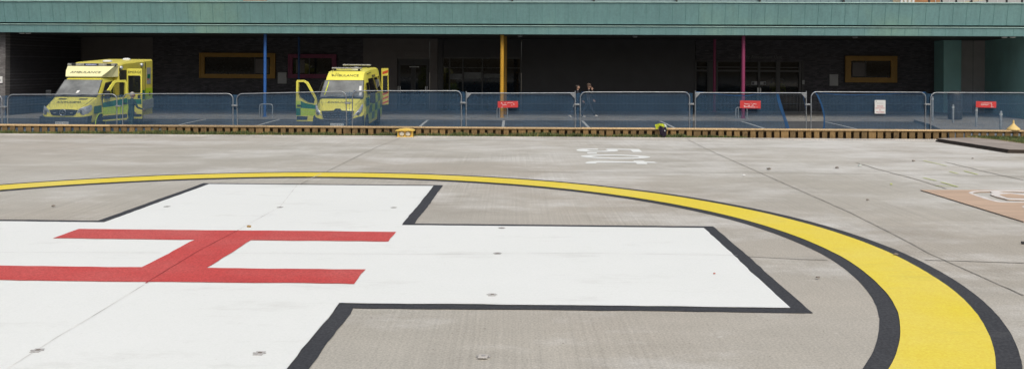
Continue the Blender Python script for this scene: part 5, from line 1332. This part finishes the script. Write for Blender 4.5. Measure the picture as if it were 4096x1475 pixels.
bm = BM(); prism(bm, P([(0.766, .95), (0.977, .95), (0.977, 1.24), (0.766, 1.24)]), nr * .004); obj('lime_band', bm, M['amb_lime'], do)
bm = BM(); prism(bm, P([(0.458, .48), (0.933, .46), (0.942, .62), (0.44, .61)]), nr * .02); obj('rub_strip', bm, M['bumper'], do)
bm = BM(); prism(bm, P([(0.739, 1.02), (0.915, 1.02), (0.915, 1.08), (0.739, 1.08)]), nr * .045); obj('handle', bm, M['black_plastic'], do)
# rear door folded out beyond the right flank
do, P, nr = door_leaf(a2, 'rear_door', (1.0, 5.48), R(42), [(0, .80), (.38, .80), (.40, 1.3), (.36, 2.46), (.0, 2.46)], [(.05, 1.36), (.34, 1.36), (.33, 2.10), (.05, 2.10)], M['amb_box'], .06, 'vglass')
for k in range(3):
    z = .82 + k * .2; bm = BM(); prism(bm, P([(.02, z), (.37, z + .1), (.37, z + .18), (.02, z + .08)]), nr * .004); obj('red_chevron', bm, M['red_chevron'], do)
bm = BM(); prism(bm, P([(.02, 2.18), (.35, 2.26), (.35, 2.38), (.02, 2.30)]), nr * .004); obj('red_chevron', bm, M['red_chevron'], do)

# ------------------------------------------------------------------ people
def person(name, label, loc, rotz, height, legs, arms, mats, hair, lean=0, head_turn=0, hat=None, held=None, bun=False):
    k = height / 1.70
    J = {}
    J['pelvis'] = Vector((0, 0, .93))
    for s, nm in ((-1, 'L'), (1, 'R')):
        th, kn = legs[nm]; hip = Vector((s * .088, 0, .90))
        d1 = Vector((0, math.sin(R(th)), -math.cos(R(th)))); d2 = Vector((0, math.sin(R(th - kn)), -math.cos(R(th - kn))))
        J['hip' + nm] = hip; J['knee' + nm] = hip + d1 * .43; J['ankle' + nm] = J['knee' + nm] + d2 * .41
        fa = R(th - kn) * .6
        J['heel' + nm] = J['ankle' + nm] + Vector((0, -.035, -.045)); J['toe' + nm] = J['ankle' + nm] + Vector((0, .16 * math.cos(fa), -.055 + .16 * math.sin(fa)))
    ln = R(lean)
    f = lambda h: Vector((0, math.sin(ln) * h, math.cos(ln) * h))
    J['waist'] = J['pelvis'] + f(.17); J['chest'] = J['pelvis'] + f(.38); J['neck'] = J['pelvis'] + f(.54); J['skull'] = J['pelvis'] + f(.60)
    for s, nm in ((-1, 'L'), (1, 'R')):
        fw, el, out = arms[nm]; sh = J['chest'] + Vector((s * .165, 0, .06))
        d1 = Vector((s * math.sin(R(out)), math.sin(R(fw)), -math.cos(R(fw)))).normalized(); d2 = Vector((-s * .12 * (el > 60), math.sin(R(fw + el)), -math.cos(R(fw + el)))).normalized()
        J['sh' + nm] = sh; J['elbow' + nm] = sh + d1 * .28; J['wrist' + nm] = J['elbow' + nm] + d2 * .24; J['palm' + nm] = J['wrist' + nm] + d2 * .085
        J['hd' + nm] = d2
    low = min(J['toeL'].z, J['toeR'].z, J['heelL'].z, J['heelR'].z) - .02
    bones = [('pelvis', 'waist', .115, .10, 0), ('waist', 'chest', .10, .12, 0), ('chest', 'neck', .12, .05, 0), ('neck', 'skull', .048, .05, 2)]
    for nm in 'LR':
        bones += [('pelvis', 'hip' + nm, .115, .095, 1), ('hip' + nm, 'knee' + nm, .085, .055, 1), ('knee' + nm, 'ankle' + nm, .055, .038, 1), ('ankle' + nm, 'toe' + nm, .038, .03, 3), ('ankle' + nm, 'heel' + nm, .038, .032, 3),
                  ('chest', 'sh' + nm, .12, .06, 0), ('sh' + nm, 'elbow' + nm, .054, .042, 0), ('elbow' + nm, 'wrist' + nm, .042, .028, 0), ('wrist' + nm, 'palm' + nm, .028, .03, 2)]
    names = []
    for b in bones:
        for n in b[:2]:
            if n not in names: names.append(n)
    rad = {}
    for a_, b_, r0, r1, _ in bones: rad.setdefault(a_, r0); rad[b_] = r1 if b_ not in ('pelvis', 'chest') else rad.get(b_, r1)
    me = bpy.data.meshes.new('body'); me.from_pydata([J[n] for n in names], [(names.index(b[0]), names.index(b[1])) for b in bones], [])
    o = bpy.data.objects.new('body', me); COL.objects.link(o)
    md = o.modifiers.new('skin', 'SKIN'); sv = me.skin_vertices[0].data
    for i, n in enumerate(names): sv[i].radius = (rad[n], rad[n]); sv[i].use_root = (n == 'pelvis')
    sb = o.modifiers.new('sub', 'SUBSURF'); sb.levels = 2; sb.render_levels = 2
    bpy.context.view_layer.update()
    ev = bpy.data.meshes.new_from_object(o.evaluated_get(bpy.context.evaluated_depsgraph_get()))
    bpy.data.objects.remove(o); bpy.data.meshes.remove(me)
    bm = BM(); bm.from_mesh(ev); bpy.data.meshes.remove(ev)
    for fce in bm.faces:
        c = fce.calc_center_median(); best = (9, 0)
        for a_, b_, r0, r1, mi in bones:
            A, B = J[a_], J[b_]; t = max(0, min(1, (c - A).dot(B - A) / max(1e-6, (B - A).length_squared))); dd_ = (c - A.lerp(B, t)).length - (r0 + (r1 - r0) * t)
            if dd_ < best[0]: best = (dd_, mi)
        fce.material_index = best[1]
    # head
    hc = J['skull'] + f(.085); n0 = len(bm.verts)
    vs = bmesh.ops.create_uvsphere(bm, u_segments=20, v_segments=14, radius=1)['verts']
    rt = Matrix.Rotation(R(head_turn), 3, 'Z')
    def hp(p): return hc + rt @ Vector(p)
    for v in vs:
        d = v.co.copy(); p = Vector((d.x * .074, d.y * .092, d.z * .115))
        if d.z < -.2: p.x *= 1 - .28 * (-d.z - .2); 
        if d.y > .7 and -.25 < d.z < .12 and abs(d.x) < .25: p.y += .020 * (1 - abs(d.x) / .25)
        if d.y > .4 and d.z < -.72: p.y += .012
        if d.y > .75 and .1 < d.z < .35 and .2 < abs(d.x) < .55: p.y -= .008
        v.co = hp(p)
        for fce in v.link_faces: fce.material_index = 2
    for s in (-1, 1):
        for c, r, mi in (((s * .03, .083, .006), .011, 4), ((s * .078, -.005, -.005), .022, 2)):
            w = bmesh.ops.create_icosphere(bm, subdivisions=1, radius=r)['verts']
            for v in w:
                if mi == 2: v.co.x *= .4
                v.co = hp(Vector(c) + v.co)
                for fce in v.link_faces: fce.material_index = mi
    w = bmesh.ops.create_icosphere(bm, subdivisions=1, radius=.018)['verts']
    for v in w:
        v.co = hp(Vector((v.co.x * 1.2, .086 + v.co.y * .4, -.055 + v.co.z * .35)))
        for fce in v.link_faces: fce.material_index = 5
    # hands: four unequal curled fingers and a thumb rooted in the palm
    for nm, s in (('L', -1), ('R', 1)):
        d = J['hd' + nm]; side = Vector((0, d.z, -d.y)).normalized() if abs(d.x) < .9 else Vector((0, 1, 0)); inn = d.cross(side).normalized()
        if inn.x * s > 0: inn = -inn
        for q_, (off, ln_) in enumerate(((.026, .062), (.009, .072), (-.009, .067), (-.025, .052))):
            b0 = J['palm' + nm] + side * off - d * .01; tube(bm, [b0, b0 + d * ln_ * .5 + inn * .006, b0 + d * ln_ * .85 + inn * .022, b0 + d * ln_ * .95 + inn * .04], .009, 6, 2, r1=.0065)
        b0 = J['wrist' + nm] + d * .03 + side * .022; tube(bm, [b0, b0 + side * .025 + d * .022 + inn * .012, b0 + side * .03 + d * .055 + inn * .022], .0105, 6, 2, r1=.008)
    for v in bm.verts: v.co = Vector((v.co.x, v.co.y, v.co.z - low)) * k
    e = empty(name, loc, label, 'person', None, (0, 0, rotz))
    obj('body', bm, [M.get(m, MATS.get(m)) if isinstance(m, str) else m for m in (*mats, 'ink', mat('lips', (.35, .13, .11), .5))], e, 70)
    # hair or helmet
    bm = BM(); vs = bmesh.ops.create_uvsphere(bm, u_segments=20, v_segments=14, radius=1)['verts']
    kill = []
    for v in vs:
        d = v.co.copy(); p = Vector((d.x * .082, d.y * .10 - .008, d.z * .122 + .010))
        lim = -.25 if hat is None else .12
        if (d.y > .25 and d.z < .38) or d.z < lim - (.5 if d.y < -.3 and hat is None else 0): kill.append(v)
        p *= 1 + .05 * noise.noise(d * 4)
        v.co = (hp(p) - Vector((0, 0, low))) * k
    bmesh.ops.delete(bm, geom=kill, context='VERTS')
    if bun:
        w = bmesh.ops.create_icosphere(bm, subdivisions=2, radius=.045)['verts']
        for v in w: v.co = (hp(v.co * (1 + .15 * noise.noise(v.co * 40)) + Vector((0, -.085, .075))) - Vector((0, 0, low))) * k
    obj('hair', bm, hair, e, 70)
    if hat == 'helmet':
        bm = BM(); c = (hp((0, 0, .045)) - Vector((0, 0, low))) * k
        lathe(bm, [(.14, -.012), (.145, 0), (.115, .015), (.105, .05), (.075, .085), (.02, .10)], c, 'Z', 22); obj('helmet', bm, M['white'], e, 50)
    if hat == 'cap':
        bm = BM(); c = (hp((0, -.01, .055)) - Vector((0, 0, low))) * k
        lathe(bm, [(.125, -.01), (.125, .0), (.10, .006), (.098, .05), (.07, .085), (.02, .095)], c, 'Z', 22); obj('hat', bm, mat('brown_felt', (.09, .06, .045), .9, .2, 9), e, 50)
    return e, J, low, k
hair_d = mat('dark_hair', (.03, .022, .018), .6, .3, 30); hair_g = mat('grey_hair', (.36, .34, .32), .7, .25, 30)
navy = mat('navy_cloth', (.016, .02, .034), .85, .25, 9); jeans = mat('dark_jeans', (.018, .022, .034), .85, .25, 9); charcoal = mat('charcoal_cloth', (.028, .028, .032), .85, .25, 9)
shoe_w = mat('white_trainers', (.62, .60, .56), .6, .1, 12); shoe_b = mat('black_boots', (.02, .02, .02), .6, .2, 12); olive = mat('dark_green_uniform', (.012, .045, .040), .85, .25, 8); fleece = mat('grey_brown_coat', (.030, .026, .026), .9, .25, 8)
MATS['skin'] = M['skin']
def foot(px, py, d): p = bl(px, d, py); return (p.x, p.y, pz(p.x) + .0)
e, J, low, k = person('person', 'woman in dark clothing with hair in a bun walking right behind the fence post', foot(2308, 471, .9), R(-90) + BR, 1.62, {'L': (24, 6), 'R': (-20, 22)}, {'L': (-22, 18, 4), 'R': (20, 24, 4)}, ('navy_cloth', 'dark_jeans', 'skin', 'white_trainers'), hair_d, 3, 0, None, None, True)
ww = e
bm = BM(); h0 = (J['palmL'] + Vector((0, 0, -low))) * k + Vector((-.0, .0, -.06)); fold = [(-.03, -.11, -.13), (.03, -.11, -.13), (.03, .11, -.13), (-.03, .11, -.13)]
hexa(bm, [h0 + Vector(p) for p in fold], [h0 + Vector(p) for p in ((-.012, -.08, .02), (.012, -.08, .02), (.012, .08, .02), (-.012, .08, .02))])
bag = obj('hand_bag', bm, M['board_grey']); bag.location = ww.location; bag.rotation_euler = ww.rotation_euler; tag(bag, 'small pale bag in the hand of the woman with the bun', 'bag')
person('person', 'woman with a brown hat walking right with one hand raised to her face', foot(2352, 472, 1.05), R(-90) + BR, 1.66, {'L': (-18, 20), 'R': (26, 4)}, {'L': (15, 30, 4), 'R': (50, 140, 2)}, ('grey_brown_coat', 'dark_jeans', 'skin', 'white_trainers'), mat('brown_hair', (.08, .05, .03), .6, .3, 30), 4, 0, 'cap')
X = -1528 * 36.1 / F + .05
person('person', 'paramedic with grey hair in dark uniform standing at the open ambulance doors', (X, 36.1, cz(X, 36.1)), R(-35), 1.68, {'L': (4, 4), 'R': (-3, 3)}, {'L': (14, 30, 10), 'R': (24, 46, 12)}, ('dark_green_uniform', 'dark_green_uniform', 'skin', 'black_boots'), hair_g, 5, -20)
for px, s, lab, tr in ((3095, 1.80, 'stand-in figure for a reflected worker in hi-vis jacket and white helmet, next to the door', -8), (3126, 1.76, 'stand-in figure for a reflected worker in hi-vis jacket and white helmet, beside the desk', 14)):  # figures added behind the glass in place of workers reflected in it
    p = bl(px, WD + .9, 300); person('person', lab, (p.x, p.y, -.80), R(180 + tr), s, {'L': (3, 3), 'R': (-3, 3)}, {'L': (8, 20, 8), 'R': (30, 60, 8)}, (M['hivis'], charcoal, M['skin'], shoe_b), hair_d, 2, 0, 'helmet')

# ------------------------------------------------------------------ camera, sun, sky
cam = bpy.data.cameras.new('camera'); co_ = bpy.data.objects.new('camera', cam); COL.objects.link(co_)
cam.sensor_width = 36; cam.lens = 36 * F / 4096; cam.shift_y = -(737.5 - Y0) / 4096; cam.clip_end = 2000; cam.clip_start = .05
m = Matrix(((CR, -SR, 0), (0, 0, -1), (SR, CR, 0))).to_4x4(); m.translation = (0, 0, H); co_.matrix_world = m
SC.camera = co_
EL, AZ = 52, 168      # sun behind the camera, a little to the right; azimuth clockwise from the view direction
sd_ = Vector((math.sin(R(AZ)) * math.cos(R(EL)), math.cos(R(AZ)) * math.cos(R(EL)), math.sin(R(EL))))
sun = bpy.data.lights.new('sun', 'SUN'); so = bpy.data.objects.new('sun', sun); COL.objects.link(so)
sun.energy = 1.5; sun.angle = R(25); sun.color = (.98, 1, .9); so.rotation_euler = sd_.to_track_quat('Z', 'Y').to_euler()
w = bpy.data.worlds.new('World'); SC.world = w; w.use_nodes = True
nt = w.node_tree; bg = nt.nodes['Background']
sky = nt.nodes.new('ShaderNodeTexSky'); sky.sky_type = 'NISHITA'; sky.sun_disc = False
sky.sun_elevation = R(EL); sky.sun_rotation = R(AZ); sky.air_density = 1.0; sky.dust_density = 6.0; sky.ozone_density = 1.0
nt.links.new(sky.outputs[0], bg.inputs[0]); bg.inputs[1].default_value = .115
SC.view_settings.view_transform = 'Standard'; SC.view_settings.look = 'None'; SC.view_settings.exposure = 0; SC.view_settings.gamma = 1
SC.cycles.max_bounces = 8; SC.cycles.transparent_max_bounces = 16; SC.cycles.use_denoising = True; SC.cycles.denoiser = 'OPENIMAGEDENOISE'; SC.cycles.denoising_input_passes = 'RGB_ALBEDO_NORMAL'; SC.cycles.denoising_prefilter = 'ACCURATE'
